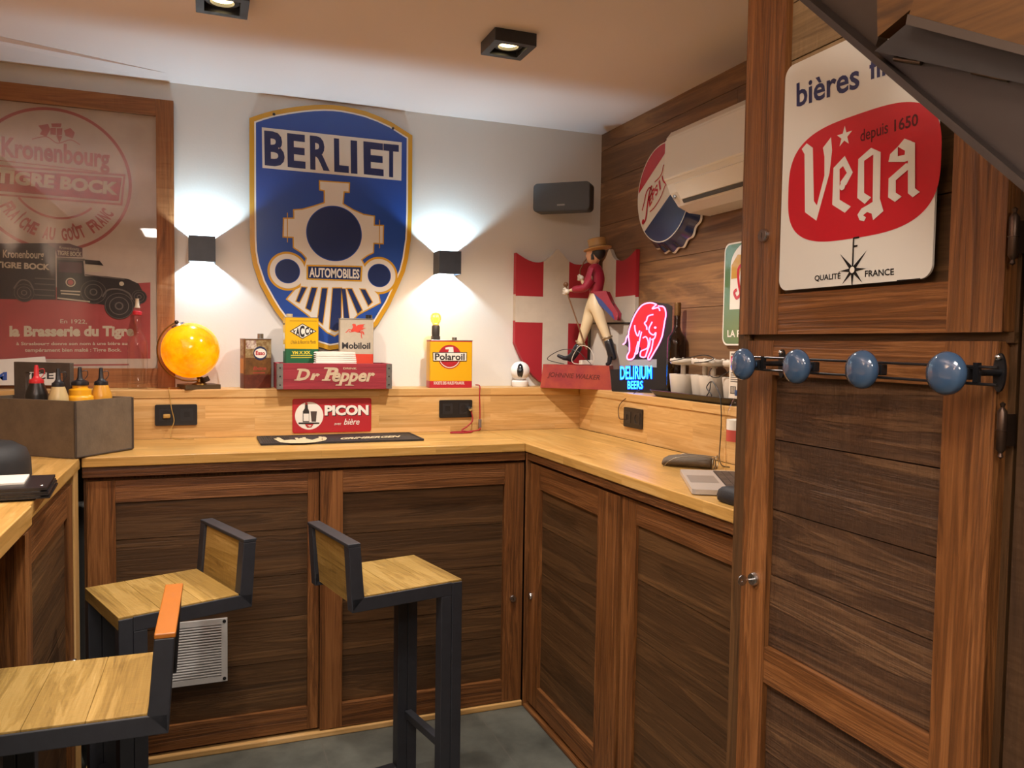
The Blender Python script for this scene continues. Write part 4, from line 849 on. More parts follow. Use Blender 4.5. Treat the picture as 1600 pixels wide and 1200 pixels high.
for sx in (x0,x1):
    m=MB(); s=1 if sx==x0 else -1; TN=mat('galvanised_strap','#8d8a84',.4,.7,noise=.2,nscale=60)
    m.box((sx-s*.0012,y0-.0015,z0+.001),(sx+s*.022,y0-.0003,z1-.001),TN); m.box((sx-s*.0016,y0-.0015,z0+.001),(sx-s*.0004,y0+.03,z1-.001),TN)
    for zz in (.018,.052,.086): m.lathe([(.0001,.002),(.003,.0012),(.0035,0)],(sx+s*.011,y0-.0014,z0+zz),BLKP,10,(0,-1,0))
    m.build('corner_strap',t)
# napkins
a=aty(491,566,-.16); b=aty(557,566,-.16)
t=MB(); NAP=mat('napkin_paper','#e4ddd2',.9); rs=random.Random(2); nl=9; xa,xb=a.x,b.x; zb=z1-.03
for i in range(nl):
    z=zb+.0085*i; d=rs.uniform(-.002,.002)
    pr=[(xa+.006,z),(xa+.001+d,z+.004),(xa+.006,z+.0078),((xa+xb)/2,z+.0085+.002*(i==nl-1)),(xb-.0012*i+d*.4-.001,z+.0078),(xb-.0012*i+d*.4,z+.002),((xa+xb)/2,z+.0006)]
    t.prism(pr,BACK(-.188+d),-.068,0,NAP)
tag(t.build('napkin_stack',smooth=50),'stack of white folded napkins in the red wooden crate','napkins')
# ---- can lamp
def art_pol(m,P,W_,h,SL,SR):
    kq=K(5.714,640,440); c=P.px(*kq((358,672))[0]); r=P.px(*kq((468,672))[0])[0]-c[0]
    m.ring(P,c,0,r*.94,PRR,1); m.ring(P,c,r*.8,r*.86,PRW,2,40,205,335)
    m.poly(P,kq((205,630),(512,630),(510,712),(208,712)),PRK,3); m.poly(P,kq((211,636),(506,636),(504,706),(213,706)),PRW,4); m.text(P,'Polaroil',*kq((225,700),(490,702),(225,640)),PRK,5,.025)
    m.poly(P,kq((318,590),(345,583),(388,583),(393,630),(345,632),(350,605),(320,605)),PRW,2)
    m.text(P,'SOCIETE DES HUILES POLAROIL',*kq((215,918),(490,918),(215,892)),PRW,1,.02)
pa=aty(671.5,600,-.148).x; pb=aty(737.5,600,-.148).x; hh=aty(700,532,-.148).z-ZL
RB=mat('can_lamp_red','#b02430',.4)
t,P,Pt,W_=can('can_lamp','yellow and red oil can made into a lamp with a bare bulb on top','' and 0 or (pa,-.148),(pb,-.152),.07,hh,ZL+.0005,art_pol,[(.03,RB),(hh-.036,mat('can_lamp_yellow','#d9a512',.4)),(.006,RB)],(.118,.011,.012,mat('tin','#8f8a80',.35,.9)))
t['category']='lamp'
bx,by=Pt.W((.033,.035)).x,Pt.W((.033,.035)).y; bz=ZL+hh
m=MB(); m.box((bx-.016,by-.016,bz+.001),(bx+.016,by+.016,bz+.018),mat('dark_socket','#3a342e',.5)); m.lathe([(.0165,.018),(.0175,.03),(.0175,.06),(.014,.066)],(bx,by,bz),mat('dark_socket','#3a342e',.5),24); m.build('bulb_holder',t,smooth=40)
m=MB(); m.lathe([(.012,.064),(.014,.07),(.021,.082),(.0235,.095),(.0215,.108),(.014,.118),(.0001,.121)],(bx,by,bz),glass('bulb_glass','#ffe9a8',fres=1.3),28); bb=m.build('bulb',t,smooth=60)
m=MB()
for i in range(6):
    a=2*math.pi*i/6; m.tube([(bx+.004*math.cos(a),by+.004*math.sin(a),bz+.072),(bx+.010*math.cos(a+.5),by+.010*math.sin(a+.5),bz+.108)],.0016,glow('filament','#ffd25a',25),6)
m.lathe([(.0001,.072),(.009,.076),(.011,.09),(.009,.104),(.0001,.108)],(bx,by,bz),glow('lit_core','#ffc84a',5),20)
m.build('filament',bb)
lamp('bulb_light','POINT',(bx,by,bz+.094),1.6,(1,.62,.2),size=.02)
cord('cable',[(pb+.022,-.135,ZL+.012),(pb+.03,-.165,ZL+.008),(pb+.028,-.172,1.21),(pb+.03,-.173,1.15),(pb+.03,-.175,1.10)],.0028,mat('red_cord','#9c1f2a',.6),'red fabric cable hanging from the yellow and red can lamp')
m=MB(); m.box((pb+.024,-.181,1.065),(pb+.036,-.169,1.103),mat('switch_grey','#6b5f58',.5)); tag(m.build('cord_switch',bevel=.002),'small inline cord switch on the red cable','switch')
cord('cable',[(pb+.03,-.178,1.066),(pb+.02,-.19,1.057),(pb-.03,-.2,1.0535),(pb-.10,-.21,1.0535),(pb-.12,-.24,1.0535),(pb-.06,-.25,1.0535),(pb-.02,-.22,1.0535),(pb-.06,-.2,1.058),(pb-.03,-.185,1.075),(pb-.005,-.178,1.1),(pb-.012,-.176,1.142)],.0028,mat('red_cord','#9c1f2a',.6),'red fabric cable coiled on the counter under the socket')
m=MB(); m.lathe([(.0001,.022),(.009,.02),(.012,.006),(.012,0)],(pb-.017,-.1645,1.15),CHR,16,(0,-1,0)); tag(m.build('plug',smooth=40),'dark plug in the socket under the can lamp','plug')
# ---- small camera
t=thing('security_camera',(.972,-.075,ZL),'small white ball-shaped security camera on the shelf','camera'); cw=mat('camera_white','#e6e4e2',.3)
m=MB(); m.lathe([(.037,.0005),(.0385,.003),(.0385,.024),(.034,.029),(.0001,.03)],(.972,-.075,ZL),cw,32); m.build('base',t,smooth=40)
m=MB(); m.sphere((.972,-.075,ZL+.072),.0445,cw,36,24); hd=m.build('head',t,smooth=80)
f=(CAM_POS-Vector((.972,-.075,ZL+.072))).normalized(); P=Pl(Vector((.972,-.075,ZL+.072)),f.cross(Vector((0,0,1)))*-1,(0,0,1)); P.n=f
m=MB(); vs=[]; N_=32
for j in range(7):
    for i in range(N_):
        t_=2*math.pi*i/N_; q=(.0145*math.cos(t_)*j/6,.034*math.sin(t_)*j/6); vs.append(P.W(q,math.sqrt(.0452**2-q[0]**2-q[1]**2)))
m.add(vs,[(j*N_+i,j*N_+(i+1)%N_,(j+1)*N_+(i+1)%N_,(j+1)*N_+i) for j in range(6) for i in range(N_)],mat('lens_black','#1b1c20',.1)); m.lathe([(.006,.0455),(.006,.047),(.004,.0475),(.0001,.0472)],P.o+Vector((0,0,.006)),mat('lens_glass','#55606a',.05),16,f); m.build('lens',hd,smooth=60)
# ---- two red and white shields in the corner
SHW=mat('shield_white','#cfc6b8',.7,noise=.08,nscale=12); SHR=mat('shield_red','#a3212c',.55)
def shield(P,x0,x1,s0,s1,zt0,za,zb,label,th=.03,ctr=.5):
    W_=x1-x0; N_=30; m=MB()
    top=lambda s,c=ctr: zt0-.040*math.sin(math.pi*min(max((s-2*c+1 if s>c else s)*1.0,0),1)*1.0 if False else math.pi*min(1,abs(s-c)/max(c,1-c))*1.0)+.028*math.exp(-((s-c)/.10)**2)+.0*s
    top0=lambda s: zt0-.040*math.sin(math.pi*min(s,1-s)*2)+.028*math.exp(-((s-.5)/.10)**2)+.0*s
    bot=lambda s: ZL+.001+.20*abs(2*s-1)**2.4
    cs=sorted(set([i/N_ for i in range(N_+1)]+[s0,s1])); Z=lambda s,z,h=0:P.W((x0+s*W_,z),h)
    for a,b in zip(cs,cs[1:]):
        md=(a+b)/2; red=md<s0 or md>s1
        for lo,hi,mm in ((zb,9,SHR if red else SHW),(za,zb,SHW),(0,za,SHR if red else SHW)):
            p0,p1,q0,q1=max(lo,bot(a)),min(hi,top(a)),max(lo,bot(b)),min(hi,top(b))
            if p1<=p0 and q1<=q0: continue
            m.add([Z(a,p0),Z(b,q0),Z(b,max(q1,q0)),Z(a,max(p1,p0))],[(0,1,2,3)],mm)
    loop=[]
    n1=24
    E_=[(0,bot(0)+(top(0)-bot(0))*(1-i/n1)) for i in range(n1+1)]+[(s,bot(s)) for s in cs[1:-1]]+[(1,bot(1)+(top(1)-bot(1))*i/n1) for i in range(n1+1)]+[(s,top(s)) for s in cs[::-1][1:-1]]
    n=len(E_)
    for i in range(n):
        p,q=E_[i],E_[(i+1)%n]; md=((p[0]+q[0])/2,(p[1]+q[1])/2); m.add([Z(*p),Z(*p,-th),Z(*q,-th),Z(*q)],[(0,1,2,3)],SHW if za<md[1]<zb or s0<md[0]<s1 else SHR)
    m.add([Z(*p,-th) for p in E_],[tuple(range(n))[::-1]],SHW); return tag(m.build('wooden_shield'),label,'shield','red and white wooden shields')
P=BACK(-.034); g=lambda u,v:P.px(u,v)
x0=g(806,440)[0]; x1=g(934,440)[0]; s0=(g(849,440)[0]-x0)/(x1-x0); s1=(g(889,440)[0]-x0)/(x1-x0)
shield(P,x0,x1,s0,s1,g(812,397)[1]+.006,g(800,503)[1],g(805,462)[1],'wooden shield with a white cross on red, against the white wall behind the figurine')
P=RIGHT(XR-.020); x1=P.px(993,440)[0]; x0=P.px(939.5,440)[0]+.04; s0=-.1; s1=(P.px(962,440)[0]-x0)/(x1-x0)
shield(P,x0,x1,s0,s1,P.px(985,391)[1],ZL+.30-.075,P.px(975,463)[1],'wooden shield with white and red fields, against the wooden wall behind the figurine',th=.018,ctr=(P.px(951,440)[0]-x0)/(x1-x0))
# ---- framed print behind the figurine's legs
a=Vector((1.259,-.209,ZL+.001)); e=Vector((.5,-.866,0)); P=Pl(a,e); q=[P.px(*p) for p in ((917,590),(996,590),(917,504),(996,503))]
x0,x1=q[0][0],q[1][0]; zt_=q[2][1]
t=thing('picture_frame',P.W(((x0+x1)/2,0.0)),'small black-framed print leaning behind the figurine and the neon sign','picture')
m=MB(); m.prism([(x0,0),(x1,0),(x1,zt_),(x0,zt_)],P,-.012,0,BLKP,[[(x0+.012,.012),(x1-.012,.012),(x1-.012,zt_-.008),(x0+.012,zt_-.008)]]); m.build('frame',t)
m=MB(); m.prism([(x0+.011,.011),(x1-.011,.011),(x1-.011,zt_-.007),(x0+.011,zt_-.007)],P,-.01,-.006,mat('print_grey_paper','#a8a098',.7)); m.prism([(x0+.03,.03),(x0+.16,.03),(x0+.16,zt_-.035),(x0+.03,zt_-.035)],P,None,-.0055,mat('print_pale','#bdb6ac',.7)); m.build('print',t)
# ================================================================= figurine of a walking gentleman
def skin(name,pts,edges,root,m,parent,sub=2,smooth=True):
    off=base_of(parent); me=bpy.data.meshes.new(name); me.from_pydata([p[0]-off for p in pts],edges,[]); o=bpy.data.objects.new(name,me); C.objects.link(o)
    sk=o.modifiers.new('skin','SKIN'); sk.use_smooth_shade=True
    if not me.skin_vertices: me.skin_vertices.new()
    for i,p in enumerate(pts):
        r=p[1]; me.skin_vertices[0].data[i].radius=(r,r) if not isinstance(r,tuple) else r; me.skin_vertices[0].data[i].use_root=(i==root)
    sb=o.modifiers.new('subdivision','SUBSURF'); sb.levels=sub; sb.render_levels=sub
    dg=bpy.context.evaluated_depsgraph_get(); dg.update(); nm=bpy.data.meshes.new_from_object(o.evaluated_get(dg)); nm.name=name
    bpy.data.objects.remove(o); o=bpy.data.objects.new(name,nm); C.objects.link(o); o.parent=parent
    nm.materials.clear(); nm.materials.append(m); nm.polygons.foreach_set('use_smooth',[True]*len(nm.polygons)); return o
fa=Vector((1.034,-.168,ZL)); fb=Vector((1.28,-.388,ZL)); fe=(fb-fa).normalized(); P=Pl(fa,fe); FL=(fb-fa).length
kf=K(5,860,360)
F=lambda x,y,h=0.: P.W(P.px(*kf((x,y))[0]),h-.045)
fig=thing('figurine',P.W((FL/2,.0),-.045),'figurine of a striding gentleman in red tailcoat and top hat, with a cane','figurine')
BR=mat('breeches_cream','#d8c6a2',.45); SKN=mat('painted_skin','#c99a78',.45); CO=mat('painted_coat','#8c1d33',.4); BT=mat('painted_boot','#1d1f26',.3); HT=mat('painted_hat','#a98350',.45); HRm=mat('painted_hair','#1c1a1a',.5); WH2=mat('painted_white','#d9d2c4',.5); CBL=mat('painted_blue','#2b3f7d',.4)
bt=P.px(*kf((130,1050))[0])[1]
m=MB(); PLT=wood('plinth','#6d1f24','#8f2f31','#a14a3c','X',.4,.1,cross=12,rings=.2)
m.prism([(0,.0),(FL,.0),(FL-.012,bt),(.012,bt)],P,-.072,-.0,mat('plinth_red','#a1483a',.3,noise=.3,nscale=10,col2='#87303a'))
kt=K(4.2875,780,340); m.text(P,'JOHNNIE WALKER',*kt((322,1076),(672,1098),(328,1034)),mat('plinth_lettering','#5a1a16',.5),2,.02,shear=.15)
m.build('plinth',fig,bevel=.003)
# body: pelvis root, two legs, torso, neck, head and both arms as one surface
b=[(F(325,505),.030),(F(300,520,.0),.0),(F(330,450),.029)]
pts=[(F(322,515),(.026,.024)),(F(325,470),(.024,.022)),(F(345,380),(.030,.026)),(F(345,290),(.026,.022)),(F(330,232),(.011,.011)),
     (F(342,585,.014),.035),(F(372,690,.014),.027),(F(428,835,.014),.0185),(F(462,945,.012),.011),
     (F(296,610,-.014),.033),(F(250,745,-.014),.025),(F(205,885,-.014),.0175),(F(140,1000,-.012),.011),
     (F(330,315,.030),.014),(F(285,455,.040),.0125),(F(190,462,.04),.0095),(F(140,470,.04),.006),
     (F(318,310,-.026),.014),(F(255,430,-.035),.0125),(F(215,395,-.03),.009),(F(208,372,-.03),.006)]
ed=[(0,1),(1,2),(2,3),(3,4),(0,5),(5,6),(6,7),(7,8),(0,9),(9,10),(10,11),(11,12),(3,13),(13,14),(14,15),(15,16),(3,17),(17,18),(18,19),(19,20)]
skin('body',pts,ed,0,BR,fig)
# head with face
m=MB(); hc=F(318,182); hr=.040; m.sphere(hc,hr,SKN,28,20,(.85,.85,1.08)); 
m.sphere(F(295,225),.016,SKN,16,12,(1,1,.9)); nd=(F(200,190)-F(320,190)).normalized(); m.lathe([(.0075,0),(.006,.010),(.002,.018)],F(282,182),SKN,12,nd+Vector((0,0,-.35))); m.sphere(F(290,168,.012),.0035,HRm,8,6); m.box(F(272,212,-.01)+Vector((-.003,-.003,-.001)),F(285,212,.012)+Vector((.003,.003,.001)),mat('painted_lip','#9c4a40',.5)); m.sphere(F(330,190,.028),.008,SKN,10,8,(.7,.7,1.2))
head=m.build('head',fig,smooth=70)
m=MB(); m.sphere(F(348,165),.0365,HRm,24,16,(.98,.98,.95)); m.lathe([(.008,-.02),(.010,0),(.006,.02)],F(322,190,.026),HRm,10); m.build('hair',fig,smooth=70)
m=MB(); hd=(F(338,30)-F(356,150)).normalized(); hb=F(352,150)
m.lathe([(.0001,-.004),(.030,-.003),(.062,.006),(.064,.010),(.058,.012),(.040,.010),(.0385,.018),(.0395,.043),(.041,.051),(.037,.054),(.0001,.054)],hb,HT,36,hd); m.build('hat',fig,smooth=40)
m=MB(); m.lathe([(.0395,.010),(.0392,.022)],hb,mat('hat_band','#8a6438',.5),36,hd); m.build('hat_band',fig,smooth=40)
# coat over torso and sleeves
pts=[(F(330,510),(.036,.032)),(F(335,450),(.036,.032)),(F(348,370),(.046,.038)),(F(350,290),(.041,.034)),(F(340,245),(.022,.020)),(F(325,318,.040),.023),(F(282,455,.052),.021),(F(165,464,.046),.016),(F(315,315,-.036),.022),(F(250,435,-.042),.020),(F(222,405,-.034),.015)]
skin('coat',pts,[(0,1),(1,2),(2,3),(3,4),(3,5),(5,6),(6,7),(3,8),(8,9),(9,10)],0,CO,fig)
tl=[P.px(*q) for q in kf((330,478),(430,470),(470,560),(525,645),(518,700),(495,700),(440,640),(380,575))]; t2=[P.px(*q) for q in kf((335,492),(400,545),(480,640),(500,700),(440,640),(375,575))]
m=MB()
for dz in (.03,-.03): m.prism(tl,P,-.045+dz-.006,-.045+dz+.006,CO)
m.prism(t2,P,None,-.045+.0375,CBL); m.prism(tl[:3]+tl[6:],P,-.07,-.02,CO); m.build('coat_tail',fig,bevel=.004)
# boots
for lab,top,ank,heel,toe,h in (('boot',(430,838),(468,950),(500,1045),(415,1048),.012),('boot',(206,882),(140,1000),(108,1040),(22,975),-.012)):
    pts=[(F(*top,h),(.023,.023)),(F((top[0]+ank[0])/2,(top[1]+ank[1])/2,h),.021),(F(*ank,h),.0165),(F(heel[0]*.7+ank[0]*.3,heel[1]*.7+ank[1]*.3,h),.0125),(F((toe[0]+ank[0])/2,(toe[1]*.6+heel[1]*.4),h),.011),(F(*toe,h),.008)]
    o=skin('boot',pts,[(0,1),(1,2),(2,3),(2,4),(4,5)],0,BT,fig)
    m=MB(); ax=(F(*top,h)-F(*ank,h)).normalized(); m.lathe([(.0235,0),(.025,.003),(.0235,.007)],F(*top,h)-ax*.003,mat('boot_trim','#8d7a5c',.4),20,ax); m.build('boot_cuff',o,smooth=40)
# hands with fingers
def fist(c,d,up,r):
    m=MB(); m.sphere(c,r,WH2,16,12,(1,1,.9)); s=d.cross(up).normalized()
    for i in range(4):
        q=c+up*(r*.75-i*r*.5); m.tube([q+s*r*.6,q+d*r*1.05+s*r*.5,q+d*r*1.15-s*r*.35,q+d*r*.4-s*r*.95],[r*.3,r*.3,r*.27,r*.22],WH2,8)
    m.tube([c+up*r*.5-s*r*.5,c+up*r*1.1+d*r*.5-s*.2*r,c+up*r*1.15+d*r*1.0],[r*.32,r*.28,r*.2],WH2,8); return m
ls=(F(100,470)-F(200,470)).normalized()
fist(F(125,478,.04),ls,Vector((0,0,1)),.0135).build('hand',fig,smooth=60); fist(F(205,360,-.03),ls,Vector((0,0,1)),.0125).build('hand',fig,smooth=60)
m=MB(); WB=mat('painted_wood','#6b4a30',.4); m.tube([F(118,425,.04),F(140,520,.04),F(275,930,.03)],.0034,WB,8); m.sphere(F(118,422,.04),.0115,WB,16,10); m.build('cane',fig,smooth=60)
m=MB(); m.tube([F(198,352,-.03),F(200,300,-.02),F(240,240,0),F(268,205,.0)],.0028,WB,8); m.build('monocle_stick',fig,smooth=60)
# white adapter and cables at its feet
m=MB(); c=P.W((FL*.62,bt+.0),-.03); m.box(c+Vector((-.03,-.012,.0005)),c+Vector((.03,.014,.022)),mat('adapter_white','#cfc8bc',.4)); tag(m.build('power_adapter',bevel=.004),'pale power adapter lying between the boots of the figurine','adapter')
cord('cable',[F(95,1045,.02),F(-40,1010,.01),F(20,960,.03),F(120,930,.06),F(220,945,.06),F(290,1010,.06),F(320,1045,.05)],.0016,BLKP,'thin black cable looping behind the figurine boots')
cord('cable',[F(240,1045,.05),F(180,1035,.05),F(175,990,.05),F(230,905,.05),F(300,915,.05),F(340,980,.05),F(335,1040,.05)],.0016,mat('adapter_white','#cfc8bc',.4),'thin white cable looping over the figurine plinth')
# ================================================================= neon sign
kn=K(6,920,450); P=Pl((1.225,-.478,ZL+.001),(.70,-.714,0)); PX=lambda *q:[P.px(*p) for p in q]
ns=thing('neon_sign',P.W((.1,0),-.015),'lit pink and blue neon sign with an elephant outline on a black stand','neon sign')
m=MB(); body=PX(*kn((215,972),(740,990),(745,700),(775,430),(795,180),(740,150),(600,128),(500,145),(430,225),(385,330),(360,430),(330,525),(375,560),(350,650),(385,690),(385,760),(205,765)))
zmin=min(p[1] for p in body[:2]); body[0]=(body[0][0],.0005); body[1]=(body[1][0],.0005)
m.prism(body,P,-.02,0,BLKP); m.build('back_board',ns,bevel=.002)
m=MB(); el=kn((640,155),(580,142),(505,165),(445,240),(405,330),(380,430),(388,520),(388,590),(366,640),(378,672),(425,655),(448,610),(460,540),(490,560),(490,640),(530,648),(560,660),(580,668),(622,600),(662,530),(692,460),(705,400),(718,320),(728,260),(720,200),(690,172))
m.prism(PX(*el),P,0,.005,mat('pink_acrylic','#c0202f',.3,emit='#d01030',estr=.35)); m.build('elephant_panel',ns)  # weak emission stands in for the neon light falling on the red panel
m=MB(); NP=glow('neon_pink','#ff8fd0',3.2)
for st in (((640,155),(580,140),(505,163),(445,240),(405,330),(378,430),(386,520),(386,590),(364,640),(376,670),(420,660),(443,610),(455,555),(470,500)),((383,430),(358,470),(350,508),(325,530)),((640,155),(600,195),(655,185),(672,215)),((655,170),(700,175),(722,205),(727,260),(716,320),(703,400),(690,460),(660,530),(620,600),(578,668),(560,655),(590,585),(602,530),(610,480)),((610,250),(562,265),(545,310),(528,330),(546,360),(550,392)),((600,318),(570,380),(578,420),(612,440),(634,418),(622,470),(592,485)),((436,350),(442,405),(466,450),(482,400)),((500,410),(484,480),(470,560),(458,612),(434,612)),((512,470),(540,458),(562,500),(556,560),(520,580),(494,595),(490,640),(532,646),(550,600),(574,530),(580,465))):
    m.tube(catmull([P.W(P.px(*p),.0095) for p in kn(*st)],5),.0028,NP,8)
m.sphere(P.W(P.px(*kn((628,372))[0]),.0095),.005,NP,12,8); m.build('pink_tube',ns,smooth=60)
m=MB(); m.prism(PX(*kn((385,672),(640,668),(640,745),(385,725))),P,.001,.006,mat('frosted_plate','#9aa0ad',.3)); m.build('frosted_plate',ns)
m=MB(); NB=glow('neon_blue','#38b6ff',6); NBD=glow('blue_letter_halo','#0a4dff',6)  # deep blue: wider copies under the letters that draw their halo of light
m.text(P,'DELIRIUM',*kn((300,858),(592,850),(300,738)),NB,20,.0); m.text(P,'BEERS',*kn((370,945),(508,945),(370,872)),NB,20,.0); m.text(P,'DELIRIUM',*kn((295,863),(597,855),(295,733)),NBD,12,.035); m.text(P,'BEERS',*kn((365,950),(513,950),(365,867)),NBD,12,.035); m.build('blue_lettering',ns)
cord('cable',[P.W(P.px(1001,609),.004),atz(992,613.5,ZL+.003),atx(976,624,1.2335),atx(968,633,1.2325),atx(966,643,1.2325),atx(968,654,1.231),atx(976,655,1.228)],.0016,mat('dark_red_cord','#3a1a14',.5),'thin dark cable from the neon sign down to the socket')
# dark bottle behind the neon sign
c=atx(1056.5,560,1.366); c.z=ZL+.0005; h=atx(1057,473,1.362).z-ZL
t=thing('glass_bottle',c,'dark glass bottle with a long neck behind the neon sign','bottle'); GD=glass('smoked_glass','#8b7f6e',fres=1.5)
m=MB(); m.lathe([(.0001,.002),(.035,.001),(.037,.006),(.037,h*.56),(.034,h*.63),(.018,h*.69),(.0135,h*.74),(.0125,h*.97)],c,GD,32); m.build('body',t,smooth=50)
m=MB(); m.lathe([(.0145,h*.86),(.0145,h*.985),(.013,h),(.0001,h)],c,mat('bottle_foil','#6b4c26',.4,.5),20); m.build('foil_cap',t,smooth=40)
# ---- tray of white table lamps
tcn=atx(1092,600,1.312); TY=tcn.y-.03; Pq=Pl((1.315,TY,ZL+.0005),(0,-1,0),(-1,0,0)); Pq.n=Vector((0,0,1)); Pq.ey=Vector((1,0,0))
trm=mat('tray_black','#201e1d',.35)
m=MB(); a=rrect(-.28,-.088,.30,.083,.06,8); b=rrect(-.255,-.068,.275,.065,.05,8)
m.prism(b,Pq,0,.004,trm); n=len(a); m.add([Pq.W(p,.0) for p in b]+[Pq.W(p,.024) for p in a]+[Pq.W(p,.026) for p in inset(a,.003)]+[Pq.W(p,.004) for p in b],[(j*n+i,j*n+(i+1)%n,(j+1)*n+(i+1)%n,(j+1)*n+i) for j in range(3) for i in range(n)],trm)
tag(m.build('serving_tray',smooth=40),'black oval tray carrying white table lamps on the right shelf','tray')
LW=mat('lamp_white_plastic','#c9bfb0',.45); made=None
def table_lamp(x,y,label):
    global made
    z=ZL+.0055
    if made is None:
        t=thing('table_lamp',(x,y,z),label,'lamp','white cordless table lamps on the tray')
        m=MB(); m.lathe([(.0001,0),(.040,0),(.042,.003),(.0515,.083),(.051,.086),(.046,.086),(.0001,.082)],(x,y,z),LW,36); m.build('shade',t,smooth=40)
        m=MB(); m.lathe([(.0095,.080),(.0095,.122)],(x,y,z),LW,20); m.build('stem',t,smooth=40)
        m=MB(); m.lathe([(.020,.120),(.046,.124),(.0505,.130),(.0505,.141),(.048,.144),(.0001,.144)],(x,y,z),LW,36)
        for i in range(6): a_=i*math.pi/3; m.sphere((x+.038*math.cos(a_),y+.038*math.sin(a_),z+.144),.004,LW,8,6)
        m.build('foot',t,smooth=40); made=t
    else:
        t=copy_tree(made); t.location=(x,y,z); t['label']=label
    return t
p1=atx(1067,600,1.308).y; p2=atx(1114,600,1.306).y
table_lamp(1.308,p1,'white table lamp lying upside down on the tray, next to the neon sign')
table_lamp(1.306,p2,'white table lamp upside down in the middle of the tray')
table_lamp(1.306,p2-(p1-p2)*.72,'white table lamp upside down on the tray, half behind the white box')
table_lamp(1.338,(p1+p2)/2,'white table lamp at the back of the tray, behind the two front ones')
q=lambda u,v,x: atx(u,v,x)
cord('cable',[q(1112,575,1.30),q(1108,585,1.25),q(1120,590,1.245),q(1140,580,1.25)],.0018,BLKP,'short black charging lead hanging over the middle lamp')
cord('cable',[q(1045,565,1.245),q(1060,562,1.25),q(1075,559,1.26),q(1100,555,1.27),q(1115,560,1.27),q(1104,565,1.26),q(1085,567,1.25)],.0018,BLKP,'black charging lead lying over the tops of the table lamps')
cord('cable',[q(1110,596,1.244),q(1104,606,1.243),q(1112,618,1.242),q(1104,625,1.244),q(1098,628,1.246),q(1108,612,1.243),q(1112,596,1.243),q(1122,610,1.242),q(1126,625,1.228),q(1127,660,1.224),q(1125,695,1.222),q(1124,715,1.21),atz(1128,727,1.054),atz(1140,730,1.054)],.0018,BLKP,'long dark cable hanging from the lamp tray down to the counter')
# white carton
a=atz(1139,628,ZL); a=atx(1139,600,1.238); zt_=atx(1139,549,1.238).z; 
m=MB(); cwm=mat('carton_white','#d3c9ba',.6); x0=1.238; y1=a.y; y0=y1-.085
m.box((x0,y0,ZL+.027),(x0+.06,y1,zt_),cwm); P=RIGHT(x0-.0001); w_=-y0+y1; s0=-y1
def rc(a,b,c,d,mm,L=1): m.prism([(s0+a*w_,ZL+.027+b),(s0+c*w_,ZL+.027+b),(s0+c*w_,ZL+.027+d),(s0+a*w_,ZL+.027+d)],P,None,L*.0004,mm)
HH=zt_-ZL-.027
rc(.1,.015,.45,.04,PRK); 
for i in range(6): rc(.14+.05*i,.017,.16+.05*i,.038,cwm,2)
for i in range(5): rc(.1,HH*.35+.007*i,.8,HH*.35+.003+.007*i,mat('print_grey','#55524e',.5))
rc(.08,HH*.66,.5,HH*.72,PRR); rc(.08,HH*.76,.3,HH*.9,PRR); rc(.1,HH*.93,.7,HH*.96,mat('print_grey','#55524e',.5))
tag(m.build('carton'),'narrow white carton with barcode at the end of the lamp tray','box')
# clear plastic bottle on the counter
c=Vector((1.128,-1.49,ZT+.0005)); t=thing('plastic_bottle',c,'clear plastic bottle with a printed label, half hidden by the tall cupboard','bottle')
m=MB(); m.lathe([(.0001,.003),(.03,.0),(.036,.01),(.035,.06),(.036,.10),(.036,.17),(.034,.19),(.02,.225),(.0135,.235),(.0135,.25)],c,G,32); m.build('body',t,smooth=50)
m=MB(); m.lathe([(.0365,.10),(.0365,.135)],c,mat('label_red','#b5483e',.5),32); m.lathe([(.0365,.135),(.0365,.165)],c,PRW,32); m.build('label',t,smooth=50)
m=MB(); m.lathe([(.0145,.238),(.0155,.24),(.0155,.255),(.0001,.256)],c,mat('cap_blue','#31507f',.4),20); m.build('cap',t,smooth=40)
# ================================================================= things on the counter
# bar mat
m=MB(); MATB=mat('rubber_black','#1d1b1c',.6); x0,x1,y0,y1=-.196,.420,-.455,-.205; Pt=Pl((0,0,ZT+.0005),(1,0,0),(0,1,0))
m.prism(rrect(x0,y0,x1,y1,.006),Pt,0,.005,MATB); m.prism(rrect(x0,y0,x1,y1,.006),Pt,.005,.007,MATB,[rrect(x0+.008,y0+.008,x1-.008,y1-.008,.004)])
for i in range(13): m.box((x0+.012+.0085*i,y0+.012,ZT+.005),(x0+.016+.0085*i,y1-.012,ZT+.0072),MATB)
P=Pl((0,0,ZT+.0058),(1,0,0),(0,1,0)); k6=K(4,380,560); MC2=mat('mat_cream','#c8b58f',.6)
m.poly(P,k6((190,505),(235,502),(255,515),(300,510),(330,512),(360,500),(400,505),(430,512),(470,500),(500,492),(525,500),(515,515),(450,527),(380,532),(300,533),(230,527)),MC2,5)
for st in (((215,498),(240,512)),((480,492),(490,515)),((505,494),(500,512)),((330,500),(350,520)),((380,496),(385,520))): m.stroke(P,k6(*st),.012,MC2,6)
m.text(P,'GRIMBERGEN',*k6((600,510),(972,496),(620,497)),MC2,5,.04)
tag(m.build('bar_mat'),'long black rubber bar mat with cream lettering on the back counter','bar mat')
